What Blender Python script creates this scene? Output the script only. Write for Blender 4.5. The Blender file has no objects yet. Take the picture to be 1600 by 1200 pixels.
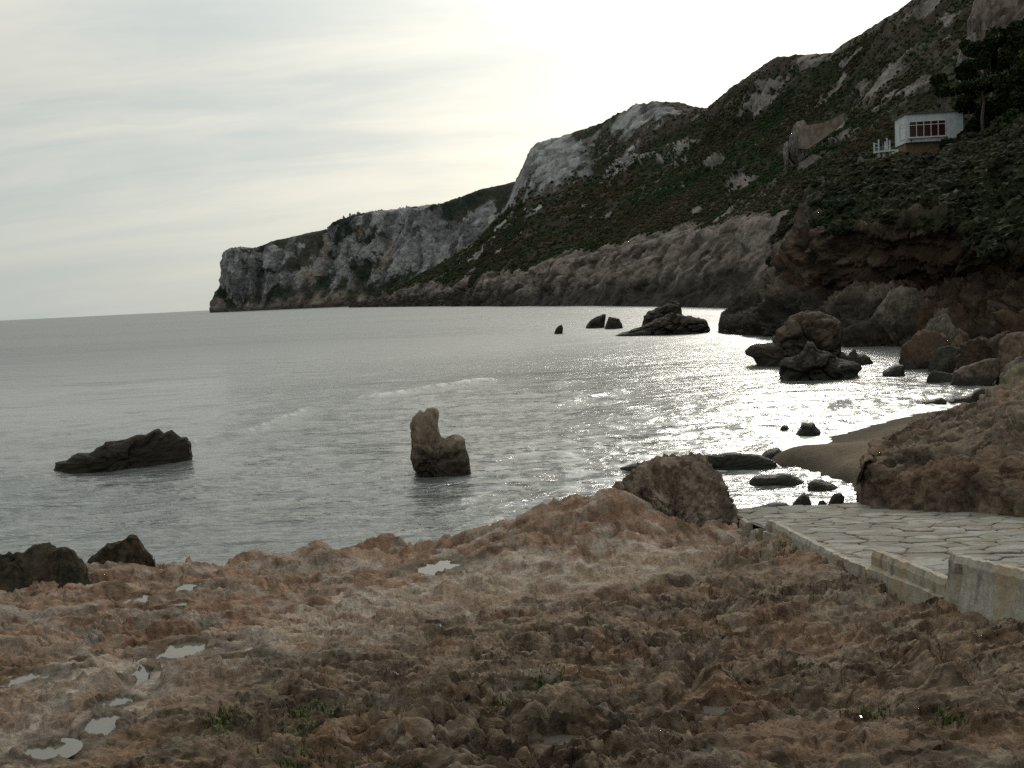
import bpy, bmesh, math, random
import numpy as np
from mathutils import Vector, Matrix

# ------------------------------------------------------------------ camera, sky, sun, exposure
S = bpy.context.scene
COL = S.collection
W0, H0 = 1600.0, 1200.0
FPX = 1570.0
ZC = 4.5
PITCH = math.radians(5.03)
ROLL = math.atan(0.0490)
cam_d = bpy.data.cameras.new("camera")
cam = bpy.data.objects.new("camera", cam_d)
COL.objects.link(cam)
cam_d.sensor_fit = 'HORIZONTAL'
cam_d.sensor_width = 36.0
cam_d.lens = 36.0 * FPX / W0
cam_d.clip_start = 0.1
cam_d.clip_end = 120000.0
RM = Matrix.Rotation(math.pi / 2 - PITCH, 4, 'X') @ Matrix.Rotation(-ROLL, 4, 'Z')
cam.matrix_world = Matrix.Translation((0, 0, ZC)) @ RM
S.camera = cam

SUN_AZ = math.radians(17.0)      # from +Y towards +X
SUN_EL = math.radians(25.0)
SUN_DIR = Vector((math.sin(SUN_AZ) * math.cos(SUN_EL), math.cos(SUN_AZ) * math.cos(SUN_EL), math.sin(SUN_EL)))
sun_d = bpy.data.lights.new("sun", 'SUN')
sun_d.energy = 0.95
sun_d.angle = math.radians(10.0)
sun_d.color = (1.0, 0.95, 0.86)
sun = bpy.data.objects.new("sun", sun_d)
COL.objects.link(sun)
sun.rotation_euler = (-SUN_DIR).to_track_quat('-Z', 'Y').to_euler()

S.view_settings.view_transform = 'Standard'
S.view_settings.look = 'None'
S.view_settings.exposure = 0.0
S.view_settings.gamma = 1.0
S.view_settings.use_curve_mapping = False
S.cycles.max_bounces = 6
S.cycles.use_denoising = False
S.cycles.sample_clamp_indirect = 3.0


class NT:
    """small helper for building node trees"""
    def __init__(self, tree):
        self.t = tree
        tree.nodes.clear()

    def n(self, typ, ins=None, **props):
        nd = self.t.nodes.new(typ)
        for k, v in props.items():
            setattr(nd, k, v)
        if ins:
            for k, v in ins.items():
                self.set(nd.inputs[k], v)
        return nd

    def set(self, sock, v):
        if isinstance(v, bpy.types.NodeSocket):
            self.t.links.new(v, sock)
        elif isinstance(v, bpy.types.Node):
            self.t.links.new(v.outputs[0], sock)
        else:
            sock.default_value = v

    def math(self, op, a, b=None, c=None, clamp=False):
        nd = self.n('ShaderNodeMath', operation=op, use_clamp=clamp)
        self.set(nd.inputs[0], a)
        if b is not None:
            self.set(nd.inputs[1], b)
        if c is not None:
            self.set(nd.inputs[2], c)
        return nd.outputs[0]

    def maprange(self, v, a, b, c, d, smooth=True):
        nd = self.n('ShaderNodeMapRange', interpolation_type='SMOOTHSTEP' if smooth else 'LINEAR')
        self.set(nd.inputs[0], v)
        for i, q in enumerate((a, b, c, d)):
            self.set(nd.inputs[i + 1], q)
        return nd.outputs[0]

    def mix(self, f, a, b, blend='MIX'):
        nd = self.n('ShaderNodeMix', data_type='RGBA', blend_type=blend)
        self.set(nd.inputs[0], f)
        self.set(nd.inputs[6], a)
        self.set(nd.inputs[7], b)
        return nd.outputs[2]

    def noise(self, vec, scale, detail=4.0, rough=0.55, dist=0.0):
        nd = self.n('ShaderNodeTexNoise')
        if vec is not None:
            self.set(nd.inputs['Vector'], vec)
        nd.inputs['Scale'].default_value = scale
        nd.inputs['Detail'].default_value = detail
        nd.inputs['Roughness'].default_value = rough
        nd.inputs['Distortion'].default_value = dist
        return nd.outputs['Fac']


def rgba(c):
    return (c[0], c[1], c[2], 1.0)


world = bpy.data.worlds.new("World")
S.world = world
world.use_nodes = True
w = NT(world.node_tree)
tc = w.n('ShaderNodeTexCoord').outputs['Generated']
sky = w.n('ShaderNodeTexSky', sky_type='NISHITA', sun_disc=False, sun_elevation=SUN_EL, sun_rotation=SUN_AZ)
sky.air_density = 1.0
sky.dust_density = 2.0
bg_clear = w.n('ShaderNodeBackground', {'Color': sky.outputs[0], 'Strength': 0.07})
# a thin cloud sheet, brighter towards the sun behind it
sep = w.n('ShaderNodeSeparateXYZ', {0: tc})
zz = w.math('MAXIMUM', sep.outputs[2], 0.0)
den = w.math('ADD', zz, 0.24)
cu = w.math('DIVIDE', sep.outputs[0], den)
cv = w.math('DIVIDE', sep.outputs[1], den)
cvec = w.n('ShaderNodeCombineXYZ', {0: cu, 1: cv, 2: 0.0})
mp = w.n('ShaderNodeMapping', {0: cvec.outputs[0]})
mp.inputs['Rotation'].default_value = (0, 0, math.radians(14))
mp.inputs['Scale'].default_value = (0.55, 1.5, 1.0)
n1 = w.noise(mp.outputs[0], 1.5, 7.0, 0.52, 0.5)
mp2 = w.n('ShaderNodeMapping', {0: cvec.outputs[0]})
mp2.inputs['Rotation'].default_value = (0, 0, math.radians(-22))
mp2.inputs['Scale'].default_value = (0.5, 2.2, 1.0)
n2 = w.noise(mp2.outputs[0], 2.6, 8.0, 0.6, 0.4)
streak = w.math('ADD', w.math('MULTIPLY', n1, 0.7), w.math('MULTIPLY', n2, 0.3))
streak = w.maprange(streak, 0.33, 0.66, 0.0, 1.0)
dt = w.n('ShaderNodeVectorMath', operation='DOT_PRODUCT')
w.set(dt.inputs[0], tc)
dt.inputs[1].default_value = SUN_DIR
cosg = w.math('MAXIMUM', dt.outputs['Value'], 0.0)
g1 = w.math('POWER', cosg, 5.0)
g2 = w.math('POWER', cosg, 30.0)
streak = w.mix(w.maprange(zz, 0.0, 0.16, 0.25, 1.0), (0.22, 0.22, 0.22, 1), streak)
base_c = w.mix(streak, (0.405, 0.475, 0.488, 1), (0.60, 0.605, 0.56, 1))
zen = w.math('MULTIPLY_ADD', w.math('MAXIMUM', w.math('SUBTRACT', zz, 0.22), 0.0), 1.45, 1.0)
base_c = w.mix(1.0, base_c, w.n('ShaderNodeCombineColor', {0: zen, 1: zen, 2: zen}).outputs[0], 'MULTIPLY')
glow1 = w.mix(1.0, w.mix(streak, (0.46, 0.42, 0.33, 1), (0.74, 0.66, 0.47, 1)), w.n('ShaderNodeCombineColor', {0: g1, 1: g1, 2: g1}).outputs[0], 'MULTIPLY')
glow2 = w.mix(1.0, (0.8, 0.79, 0.72, 1), w.n('ShaderNodeCombineColor', {0: g2, 1: g2, 2: g2}).outputs[0], 'MULTIPLY')
cl = w.mix(1.0, w.mix(1.0, base_c, glow1, 'ADD'), glow2, 'ADD')
# paler warm band low over the sea towards the sun, plain grey-green far from it
bg_cloud = w.n('ShaderNodeBackground', {'Color': cl, 'Strength': 1.0})
mixs = w.n('ShaderNodeMixShader', {0: 0.86})
w.set(mixs.inputs[1], bg_clear.outputs[0])
w.set(mixs.inputs[2], bg_cloud.outputs[0])
w.n('ShaderNodeOutputWorld', {0: mixs.outputs[0]})

# ------------------------------------------------------------------ helpers
CAM = np.array([0.0, 0.0, ZC])
R3 = np.array([[RM[i][j] for j in range(3)] for i in range(3)])


def ray(px, py):
    """world direction through photo point(s), scaled to horizontal length 1"""
    px = np.asarray(px, float); py = np.asarray(py, float)
    px, py = np.broadcast_arrays(px, py)
    d = np.stack([(px - 800.0) / FPX, -(py - 600.0) / FPX, -np.ones_like(px)], -1) @ R3.T
    return d / np.hypot(d[..., 0], d[..., 1])[..., None]


def at_d(px, py, d):
    return CAM + ray(px, py) * np.asarray(d, float)[..., None]


def at_z(px, py, z):
    r = ray(px, py)
    t = (np.asarray(z, float) - ZC) / r[..., 2]
    return CAM + r * t[..., None]


_PERM = np.random.RandomState(7).permutation(256)
_PERM = np.concatenate([_PERM, _PERM, _PERM])
_g3 = np.random.RandomState(3).normal(size=(256, 3))
_g3 /= np.linalg.norm(_g3, axis=1)[:, None]
_g3 = _g3.astype(np.float32)
_ga = np.random.RandomState(5).uniform(0, 2 * np.pi, 256)
_g2 = np.stack([np.cos(_ga), np.sin(_ga)], -1).astype(np.float32)


def _fade(t):
    return t * t * t * (t * (t * 6 - 15) + 10)


def pn2(x, y, s=0):
    x = np.asarray(x, float) + s * 17.31; y = np.asarray(y, float) - s * 9.17
    xi = np.floor(x).astype(np.int64); yi = np.floor(y).astype(np.int64)
    xf = (x - xi).astype(np.float32); yf = (y - yi).astype(np.float32)
    xi &= 255; yi &= 255
    u = _fade(xf); v = _fade(yf)

    def g(i, j):
        q = _g2[_PERM[_PERM[xi + i] + yi + j] & 255]
        return q[..., 0] * (xf - i) + q[..., 1] * (yf - j)
    a = g(0, 0); b = g(1, 0); c = g(0, 1); d = g(1, 1)
    return 1.5 * ((a + u * (b - a)) * (1 - v) + (c + u * (d - c)) * v)


def pn3(p, f=1.0, s=0):
    p = np.asarray(p) * f + np.array([s * 13.7, s * -7.3, s * 3.9])
    i = np.floor(p).astype(np.int64)
    fr = (p - i).astype(np.float32)
    i &= 255
    u = _fade(fr)
    out = 0
    for a in (0, 1):
        for b in (0, 1):
            h = _PERM[_PERM[i[..., 0] + a] + i[..., 1] + b]
            for c in (0, 1):
                q = _g3[_PERM[h + i[..., 2] + c] & 255]
                d = q[..., 0] * (fr[..., 0] - a) + q[..., 1] * (fr[..., 1] - b) + q[..., 2] * (fr[..., 2] - c)
                wgt = (u[..., 0] if a else 1 - u[..., 0]) * (u[..., 1] if b else 1 - u[..., 1]) * (u[..., 2] if c else 1 - u[..., 2])
                out = out + wgt * d
    return 1.6 * out


def fbm3(p, f, oct=4, s=0, gain=0.5, ridge=False):
    a = 1.0; o = 0
    for k in range(oct):
        n = pn3(p, f * 2.03 ** k, s + k)
        if ridge:
            n = 0.6 - 2 * np.abs(n)
        o = o + a * n
        a *= gain
    return o


def fbm2(x, y, f, oct=4, s=0, gain=0.5):
    a = 1.0; o = 0
    for k in range(oct):
        o = o + a * pn2(x * f * 2.03 ** k, y * f * 2.03 ** k, s + k)
        a *= gain
    return o


def cells3(p, f):
    """nearest and second nearest cell of a jittered grid, and a random number per cell"""
    p = p * f
    i0 = np.floor(p).astype(np.int64)
    f1 = np.full(p.shape[:-1], 9.0); f2 = f1.copy(); cid = np.zeros(p.shape[:-1])
    for a in (-1, 0, 1):
        for b in (-1, 0, 1):
            for c in (-1, 0, 1):
                q = i0 + np.array([a, b, c]); m = q & 255
                h = _PERM[_PERM[_PERM[m[..., 0]] + m[..., 1]] + m[..., 2]]
                ctr = q + np.stack([h / 255.0, _PERM[h] / 255.0, _PERM[_PERM[h]] / 255.0], -1)
                d = np.linalg.norm(p - ctr, axis=-1)
                nw = d < f1
                f2 = np.where(nw, f1, np.minimum(f2, d)); cid = np.where(nw, _PERM[h + 60] / 255.0, cid); f1 = np.where(nw, d, f1)
    return f1, f2, cid


def sstep(a, b, x):
    t = np.clip((x - a) / (b - a), 0, 1)
    return t * t * (3 - 2 * t)


def lerp3(a, b, t):
    return np.asarray(a) * (1 - t[..., None]) + np.asarray(b) * t[..., None]


def tag(o, label=None, cat=None, group=None, kind=None):
    if label: o['label'] = label
    if cat: o['category'] = cat
    if group: o['group'] = group
    if kind: o['kind'] = kind
    return o


def empty(name, loc, rz=0.0):
    o = bpy.data.objects.new(name, None)
    o.location = loc; o.rotation_euler = (0, 0, rz)
    o.empty_display_size = 0.2
    COL.objects.link(o)
    return o


def link_mesh(name, me, mat=None, parent=None):
    o = bpy.data.objects.new(name, me)
    COL.objects.link(o)
    if mat is not None and not me.materials:
        me.materials.append(mat)
    if parent is not None:
        o.parent = parent
    return o


def mesh_np(name, verts, quads, mat=None, parent=None, col=None, smooth=True, attrs=None):
    me = bpy.data.meshes.new(name)
    verts = np.ascontiguousarray(verts, dtype=np.float32).reshape(-1, 3)
    quads = np.ascontiguousarray(quads, dtype=np.int32)
    k = quads.shape[1]
    me.vertices.add(len(verts)); me.vertices.foreach_set('co', verts.ravel())
    me.loops.add(quads.size); me.loops.foreach_set('vertex_index', quads.ravel())
    me.polygons.add(len(quads))
    me.polygons.foreach_set('loop_start', np.arange(0, quads.size, k, dtype=np.int32))
    me.polygons.foreach_set('use_smooth', np.full(len(quads), smooth))
    me.update(calc_edges=True)
    if col is not None:
        a = me.color_attributes.new('tint', 'FLOAT_COLOR', 'POINT')
        c = np.ones((len(verts), 4), np.float32); c[:, :3] = np.clip(col.reshape(-1, 3), 0.004, 0.85)
        a.data.foreach_set('color', c.ravel())
    for nm, v in (attrs or {}).items():
        a = me.attributes.new(nm, 'FLOAT', 'POINT')
        a.data.foreach_set('value', np.ascontiguousarray(v, dtype=np.float32).ravel())
    return link_mesh(name, me, mat, parent)


def grid_quads(nu, nv, wrap=False):
    """vertex index = i*nv + j"""
    i = np.arange(nu if wrap else nu - 1)[:, None]; j = np.arange(nv - 1)[None, :]
    a = i * nv + j; b = ((i + 1) % nu) * nv + j
    return np.stack([a, b, b + 1, a + 1], -1).reshape(-1, 4)


def grid_normals(P):
    du = np.gradient(P, axis=0); dv = np.gradient(P, axis=1)
    n = np.cross(du, dv)
    n /= np.maximum(np.linalg.norm(n, axis=-1), 1e-9)[..., None]
    return n


class MB:
    """collects simple solids into one mesh"""
    def __init__(self):
        self.bm = bmesh.new()

    def box(self, c, s, rz=0.0, M=None):
        r = bmesh.ops.create_cube(self.bm, size=1.0)
        T = Matrix.Translation(c) @ Matrix.Rotation(rz, 4, 'Z') @ Matrix.Diagonal((s[0], s[1], s[2], 1))
        if M is not None: T = M @ T
        bmesh.ops.transform(self.bm, matrix=T, verts=r['verts'])
        return self

    def tube(self, pts, radii, n=8):
        pts = [Vector(p) for p in pts]
        rings = []
        for i, p in enumerate(pts):
            t = (pts[min(i + 1, len(pts) - 1)] - pts[max(i - 1, 0)]).normalized()
            a = t.orthogonal().normalized(); b = t.cross(a)
            rings.append([self.bm.verts.new(p + (a * math.cos(k * 2 * math.pi / n) + b * math.sin(k * 2 * math.pi / n)) * radii[i]) for k in range(n)])
        for r0, r1 in zip(rings, rings[1:]):
            for k in range(n):
                self.bm.faces.new((r0[k], r0[(k + 1) % n], r1[(k + 1) % n], r1[k]))
        self.bm.faces.new(rings[0][::-1]); self.bm.faces.new(rings[-1])
        return self

    def prism(self, pts, z0, z1):
        lo = [self.bm.verts.new((p[0], p[1], z0(p) if callable(z0) else z0)) for p in pts]
        hi = [self.bm.verts.new((p[0], p[1], z1(p) if callable(z1) else z1)) for p in pts]
        m = len(pts)
        for k in range(m):
            self.bm.faces.new((lo[k], lo[(k + 1) % m], hi[(k + 1) % m], hi[k]))
        self.bm.faces.new(lo[::-1]); self.bm.faces.new(hi)
        return self

    def build(self, name, mat, parent=None, bevel=0.0, smooth=False):
        if bevel > 0:
            bmesh.ops.bevel(self.bm, geom=list(self.bm.edges), offset=bevel, segments=2, affect='EDGES', clamp_overlap=True)
        bmesh.ops.recalc_face_normals(self.bm, faces=self.bm.faces)
        me = bpy.data.meshes.new(name)
        self.bm.to_mesh(me); self.bm.free()
        if smooth:
            me.polygons.foreach_set('use_smooth', [True] * len(me.polygons))
        return link_mesh(name, me, mat, parent)


# ------------------------------------------------------------------ materials
def mat_rock(name, f_fine, bump, rough=0.85, vary=0.35, spec=0.25, stretch=(1, 1, 1), dist=0.05, wetz=None):
    """tinted stone: base colour from the mesh's own tint, grain and fine relief from noise"""
    m = bpy.data.materials.new(name); m.use_nodes = True
    t = NT(m.node_tree)
    geo = t.n('ShaderNodeNewGeometry')
    mp = t.n('ShaderNodeMapping', {0: geo.outputs['Position']})
    mp.inputs['Scale'].default_value = stretch
    P = mp.outputs[0]
    at = t.n('ShaderNodeAttribute', attribute_name='tint').outputs['Color']
    a = t.noise(P, f_fine, 8.0, 0.65)
    b = t.noise(P, f_fine * 0.22, 5.0, 0.6)
    k = t.math('ADD', t.math('MULTIPLY', a, 0.55), t.math('MULTIPLY', b, 0.45))
    k = t.maprange(k, 0.3, 0.7, 1.0 - vary, 1.0 + vary, False)
    col = t.mix(1.0, at, t.n('ShaderNodeCombineColor', {0: k, 1: k, 2: k}).outputs[0], 'MULTIPLY')
    if wetz is not None:
        z = t.n('ShaderNodeSeparateXYZ', {0: geo.outputs['Position']}).outputs[2]
        z = t.math('ADD', z, t.math('MULTIPLY', b, wetz * 0.9))
        wet = t.maprange(z, wetz * 0.7, wetz * 1.7, 1.0, 0.0)
        col = t.mix(t.math('MULTIPLY', wet, 0.88), col, (0.022, 0.020, 0.015, 1))
    vor = t.n('ShaderNodeTexVoronoi', {'Vector': P, 'Scale': f_fine * 0.9})
    hgt = t.math('ADD', t.math('MULTIPLY', a, 1.0), t.math('MULTIPLY', vor.outputs['Distance'], 0.35))
    bp = t.n('ShaderNodeBump', {'Strength': bump, 'Distance': dist, 'Height': hgt})
    bs = t.n('ShaderNodeBsdfPrincipled', {'Base Color': col, 'Roughness': rough, 'Normal': bp.outputs[0]})
    bs.inputs['Specular IOR Level'].default_value = spec
    if wetz is not None:
        t.set(bs.inputs['Roughness'], t.math('SUBTRACT', rough, t.math('MULTIPLY', wet, 0.35)))
    t.n('ShaderNodeOutputMaterial', {0: bs.outputs[0]})
    return m


def mat_plain(name, c0, c1, scale=4.0, rough=0.8, bump=0.0, dist=0.02, spec=0.3, obj_vary=0.0, detail=5.0, lo=0.35, hi=0.65):
    m = bpy.data.materials.new(name); m.use_nodes = True
    t = NT(m.node_tree)
    co = t.n('ShaderNodeTexCoord').outputs['Object']
    a = t.noise(co, scale, detail, 0.6)
    f = t.maprange(a, lo, hi, 0.0, 1.0)
    col = t.mix(f, rgba(c0), rgba(c1))
    if obj_vary:
        oi = t.n('ShaderNodeObjectInfo').outputs['Random']
        k = t.maprange(oi, 0, 1, 1 - obj_vary, 1 + obj_vary, False)
        col = t.mix(1.0, col, t.n('ShaderNodeCombineColor', {0: k, 1: k, 2: k}).outputs[0], 'MULTIPLY')
    bs = t.n('ShaderNodeBsdfPrincipled', {'Base Color': col, 'Roughness': rough})
    bs.inputs['Specular IOR Level'].default_value = spec
    if bump:
        bp = t.n('ShaderNodeBump', {'Strength': bump, 'Distance': dist, 'Height': t.noise(co, scale * 3, 6.0, 0.65)})
        t.set(bs.inputs['Normal'], bp.outputs[0])
    t.n('ShaderNodeOutputMaterial', {0: bs.outputs[0]})
    return m


M_PLAT = mat_rock('platform_rock', 26.0, 1.0, 0.85, 0.62, 0.14, dist=0.045)
M_OUTC = mat_rock('outcrop_rock', 12.0, 1.0, 0.9, 0.6, 0.1, dist=0.07)
M_SEAROCK = mat_rock('sea_rock', 7.0, 0.9, 0.85, 0.45, 0.08, dist=0.08, wetz=0.7)
M_BOULDER = mat_rock('boulder_rock', 5.0, 0.9, 0.88, 0.5, 0.08, dist=0.12, wetz=0.5)
M_HILL = mat_rock('hill', 0.8, 1.0, 0.95, 0.5, 0.05, dist=1.0)
M_CLIFF = mat_rock('cliff', 1.2, 0.8, 0.95, 0.5, 0.08, dist=0.5)
M_FAR = mat_rock('headland', 0.16, 1.0, 0.95, 0.45, 0.05, dist=5.0)
M_SAND = mat_rock('wet_sand', 24.0, 0.9, 0.85, 0.4, 0.08, dist=0.05)

# ------------------------------------------------------------------ sea
def shore_dist(X, Y, pts):
    """distance to a polyline in plan"""
    best = np.full(X.shape, 1e9)
    for (x0, y0), (x1, y1) in zip(pts, pts[1:]):
        dx, dy = x1 - x0, y1 - y0
        t = np.clip(((X - x0) * dx + (Y - y0) * dy) / (dx * dx + dy * dy), 0, 1)
        best = np.minimum(best, np.hypot(X - x0 - t * dx, Y - y0 - t * dy))
    return best


def plan(pts, z=0.0):
    return [tuple(at_z(px, py, z)[:2]) for px, py in pts]


def build_sea():
    nu, nv = 620, 560
    az = np.concatenate([np.linspace(-60, -31, 30, endpoint=False), np.linspace(-31, 31, nu - 60), np.linspace(31, 60, 31)[1:]])
    az = np.radians(az); nu = len(az)
    # rows spaced by how much of the picture they cover
    s = np.linspace(1 / 9.0, 1 / 700.0, nv - 40)
    r = np.concatenate([1 / s, np.geomspace(720, 70000, 40)])
    A, Rr = np.meshgrid(az, r, indexing='ij')
    X = Rr * np.sin(A); Y = Rr * np.cos(A)
    Z = np.zeros_like(X)
    foot = Rr ** 2 / (ZC * 900.0)
    gust = 0.75 + 0.6 * fbm2(X, Y * 0.6, 1 / 14.0, 3, 40)
    wx = X + 0.5 * fbm2(X, Y, 1 / 3.0, 2, 50); wy = Y + 0.5 * fbm2(X, Y, 1 / 3.0, 2, 52)
    for lam, amp, ang, sd in ((7.0, .04, 8, 1), (3.4, .036, -14, 2), (1.9, .036, 16, 3), (1.05, .034, -6, 4), (0.6, .022, 24, 5), (0.36, .012, -22, 6)):
        ca, sa = math.cos(math.radians(ang)), math.sin(math.radians(ang))
        u = (wx * ca + wy * sa) / (lam * 2.4); v = (-wx * sa + wy * ca) / lam
        n = 1 - 2.2 * np.abs(pn2(u, v, sd))      # sharp crests
        k = sstep(0.25, 0.6, lam / (3.2 * foot))
        Z += amp * k * (n - 0.4) * gust * 1.15
    # choppy surf near the beach
    surf_line = plan([(1215, 712), (1300, 690), (1400, 655), (1480, 640), (1545, 626)])
    dS = shore_dist(X, Y, surf_line)
    surf = np.exp(-(dS / 7.0) ** 2)
    Z += surf * 0.10 * (0.3 - np.abs(pn2(X / 1.4 + 5, Y / 0.5, 9)) - 0.5 * np.abs(pn2(X / 0.6, Y / 0.25, 10)))
    foam = surf * sstep(0.05, 0.45, fbm2(X, Y * 2.2, 1 / 1.1, 4, 20) + 0.9 * np.exp(-(dS / 0.8) ** 2)) * 0.85
    # low breaking crests that run out from the long rock
    for pts, hh, wd, lo in (([(300, 692), (400, 672), (480, 640)], .10, .35, .22), ([(575, 622), (640, 612)], .18, .5, -.3),
                            ([(660, 607), (760, 594)], .18, .5, -.25), ([(0, 752), (80, 744)], .08, .4, .3), ([(860, 632), (960, 612)], .12, .5, .1),
                            ([(1150, 668), (1240, 664)], .14, .4, 0.0), ([(1260, 640), (1340, 628)], .2, .6, -.1), ([(870, 600), (900, 598)], .12, .4, .1)):
        q = plan(pts)
        dC = shore_dist(X + .35 * pn2(X * .8, Y * .8, 61), Y + .5 * pn2(X * .5, Y * .5, 62), q)
        c = np.exp(-(dC / wd) ** 2)
        Z += hh * c
        foam = np.maximum(foam, c * .55 * sstep(lo + .1, lo + .6, fbm2(X, Y, 2.6, 4, 30) + 0.2))
    far_sw = sstep(30, 120, Rr)
    # wind-ruffled and slick streaks on the distant water
    slick = fbm2(X / 3.2 + Y * .12, Y, 1 / 42.0, 4, 70)
    P = np.stack([X, Y, Z], -1)
    m = bpy.data.materials.new('sea_water'); m.use_nodes = True
    t = NT(m.node_tree)
    geo = t.n('ShaderNodeNewGeometry')
    foam_a = t.n('ShaderNodeAttribute', attribute_name='foam').outputs['Fac']
    sl = t.n('ShaderNodeAttribute', attribute_name='slick').outputs['Fac']
    mp = t.n('ShaderNodeMapping', {0: geo.outputs['Position']})
    mp.inputs['Scale'].default_value = (0.45, 1.0, 1.0)
    nA = t.noise(mp.outputs[0], 3.2, 4.0, 0.6, 0.4)
    nB = t.noise(mp.outputs[0], 0.55, 4.0, 0.6, 0.4)
    nC = t.noise(mp.outputs[0], 0.07, 4.0, 0.55, 0.3)
    h = t.math('ADD', t.math('MULTIPLY', nA, 0.10), t.math('ADD', t.math('MULTIPLY', nB, 0.35), t.math('MULTIPLY', nC, 1.3)))
    st = t.maprange(sl, -0.5, 0.5, 0.65, 1.35)
    bp = t.n('ShaderNodeBump', {'Strength': 1.0, 'Distance': st, 'Height': h})
    col = t.mix(t.math('MINIMUM', foam_a, 0.85), (0.104, 0.109, 0.103, 1), (0.72, 0.74, 0.72, 1))
    bs = t.n('ShaderNodeBsdfPrincipled', {'Base Color': col, 'Normal': bp.outputs[0], 'IOR': 1.6})
    rng = t.n('ShaderNodeVectorMath', operation='LENGTH'); t.set(rng.inputs[0], geo.outputs['Position'])
    # ripples too small to mesh far out are roughness there
    t.set(bs.inputs['Roughness'], t.math('ADD', t.maprange(rng.outputs['Value'], 12, 140, 0.10, 0.42), t.math('MULTIPLY', foam_a, 0.4)))
    t.n('ShaderNodeOutputMaterial', {0: bs.outputs[0]})
    o = mesh_np('sea', P, grid_quads(nu, nv)[:, ::-1], m, attrs={'foam': foam, 'slick': slick})
    tag(o, 'grey rippled sea with glints of light near the beach', kind='structure')


build_sea()


# ------------------------------------------------------------------ terrain by profiles
ZR, ZV, ZB, ZE = (np.array(v, float) for v in ((1, 0, 0, 0), (0, 1, 0, 0), (0, 0, 1, 0), (0, 0, 0, 1)))
ZONE = {'R': ZR, 'V': ZV, 'B': ZB, 'E': ZE, 'M': 0.5 * ZR + 0.5 * ZV, 'N': 0.5 * ZB + 0.5 * ZV, 'Q': 0.35 * ZR + 0.65 * ZV, 'F': 0.5 * ZE + 0.5 * ZV}


def profile_grid(cols, nu, nv, row_w):
    px = np.array([c[0] for c in cols], float)
    py = np.array([[q[0] for q in c[1]] for c in cols], float)
    dd = np.array([[q[1] for q in c[1]] for c in cols], float)
    zz = np.array([[ZONE[q[2]] for q in c[1]] for c in cols], float)
    K = py.shape[1]
    u = np.linspace(px[0], px[-1], nu)
    row_w = np.array(row_w, float)
    cnt = np.maximum(2, np.round(row_w / row_w.sum() * nv).astype(int))
    v = np.concatenate([np.linspace(k, k + 1, cnt[k], endpoint=False) for k in range(K - 1)] + [[K - 1.0]])

    def iu(arr):
        return np.stack([np.interp(u, px, arr[:, k]) for k in range(arr.shape[1])], 1)
    pyu = iu(py); ddu = iu(np.log(dd))
    zu = np.stack([iu(zz[..., c]) for c in range(4)], -1)
    k0 = np.minimum(v.astype(int), K - 2); fr = v - k0

    def iv(arr):
        a = arr[:, k0]; b = arr[:, k0 + 1]
        f = fr.reshape((1, -1) + (1,) * (arr.ndim - 2))
        return a * (1 - f) + b * f
    PY = iv(pyu); D = np.exp(iv(ddu)); Z = iv(zu)
    PX = np.repeat(u[:, None], len(v), 1)
    return PX, PY, D, Z, at_d(PX, PY, D)


def warp_zone(Z, P, f, amt, s):
    """ragged zone borders: look the zone weights up at a noise-shifted row/column"""
    nu, nv = Z.shape[:2]
    a = fbm3(P, f, 4, s); b = fbm3(P, f, 4, s + 9)
    i = np.clip((np.arange(nu)[:, None] + a * amt[0]).astype(int), 0, nu - 1)
    j = np.clip((np.arange(nv)[None, :] + b * amt[1]).astype(int), 0, nv - 1)
    return Z[i, j]


# bare ledges that show through the scrub: photo place, half sizes, tilt
OUTCROPS = [(1155, 283, 20, 8, 35), (1320, 212, 26, 8, 35), (1375, 165, 34, 7, 30), (1415, 142, 40, 9, 25), (1440, 118, 20, 6, 40), (1400, 100, 34, 9, 38), (1440, 68, 22, 7, 40), (1345, 130, 14, 5, 40),
            (1290, 300, 14, 20, 20), (1262, 330, 20, 12, 45), (1235, 350, 26, 14, 35), (1265, 262, 16, 6, 40), (1200, 320, 10, 5, 35), (1090, 330, 10, 4, 35), (1210, 128, 24, 8, 20), (1270, 100, 22, 8, 10), (1190, 160, 26, 9, 30),
            (1300, 195, 14, 5, 35), (1475, 60, 18, 6, 40), (1480, 25, 18, 7, 45), (1440, 20, 20, 6, 45), (1120, 260, 18, 5, 30), (1060, 240, 30, 8, 25), (985, 265, 34, 9, 25), (1330, 90, 24, 5, 40), (1180, 380, 20, 16, 60)]


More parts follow.
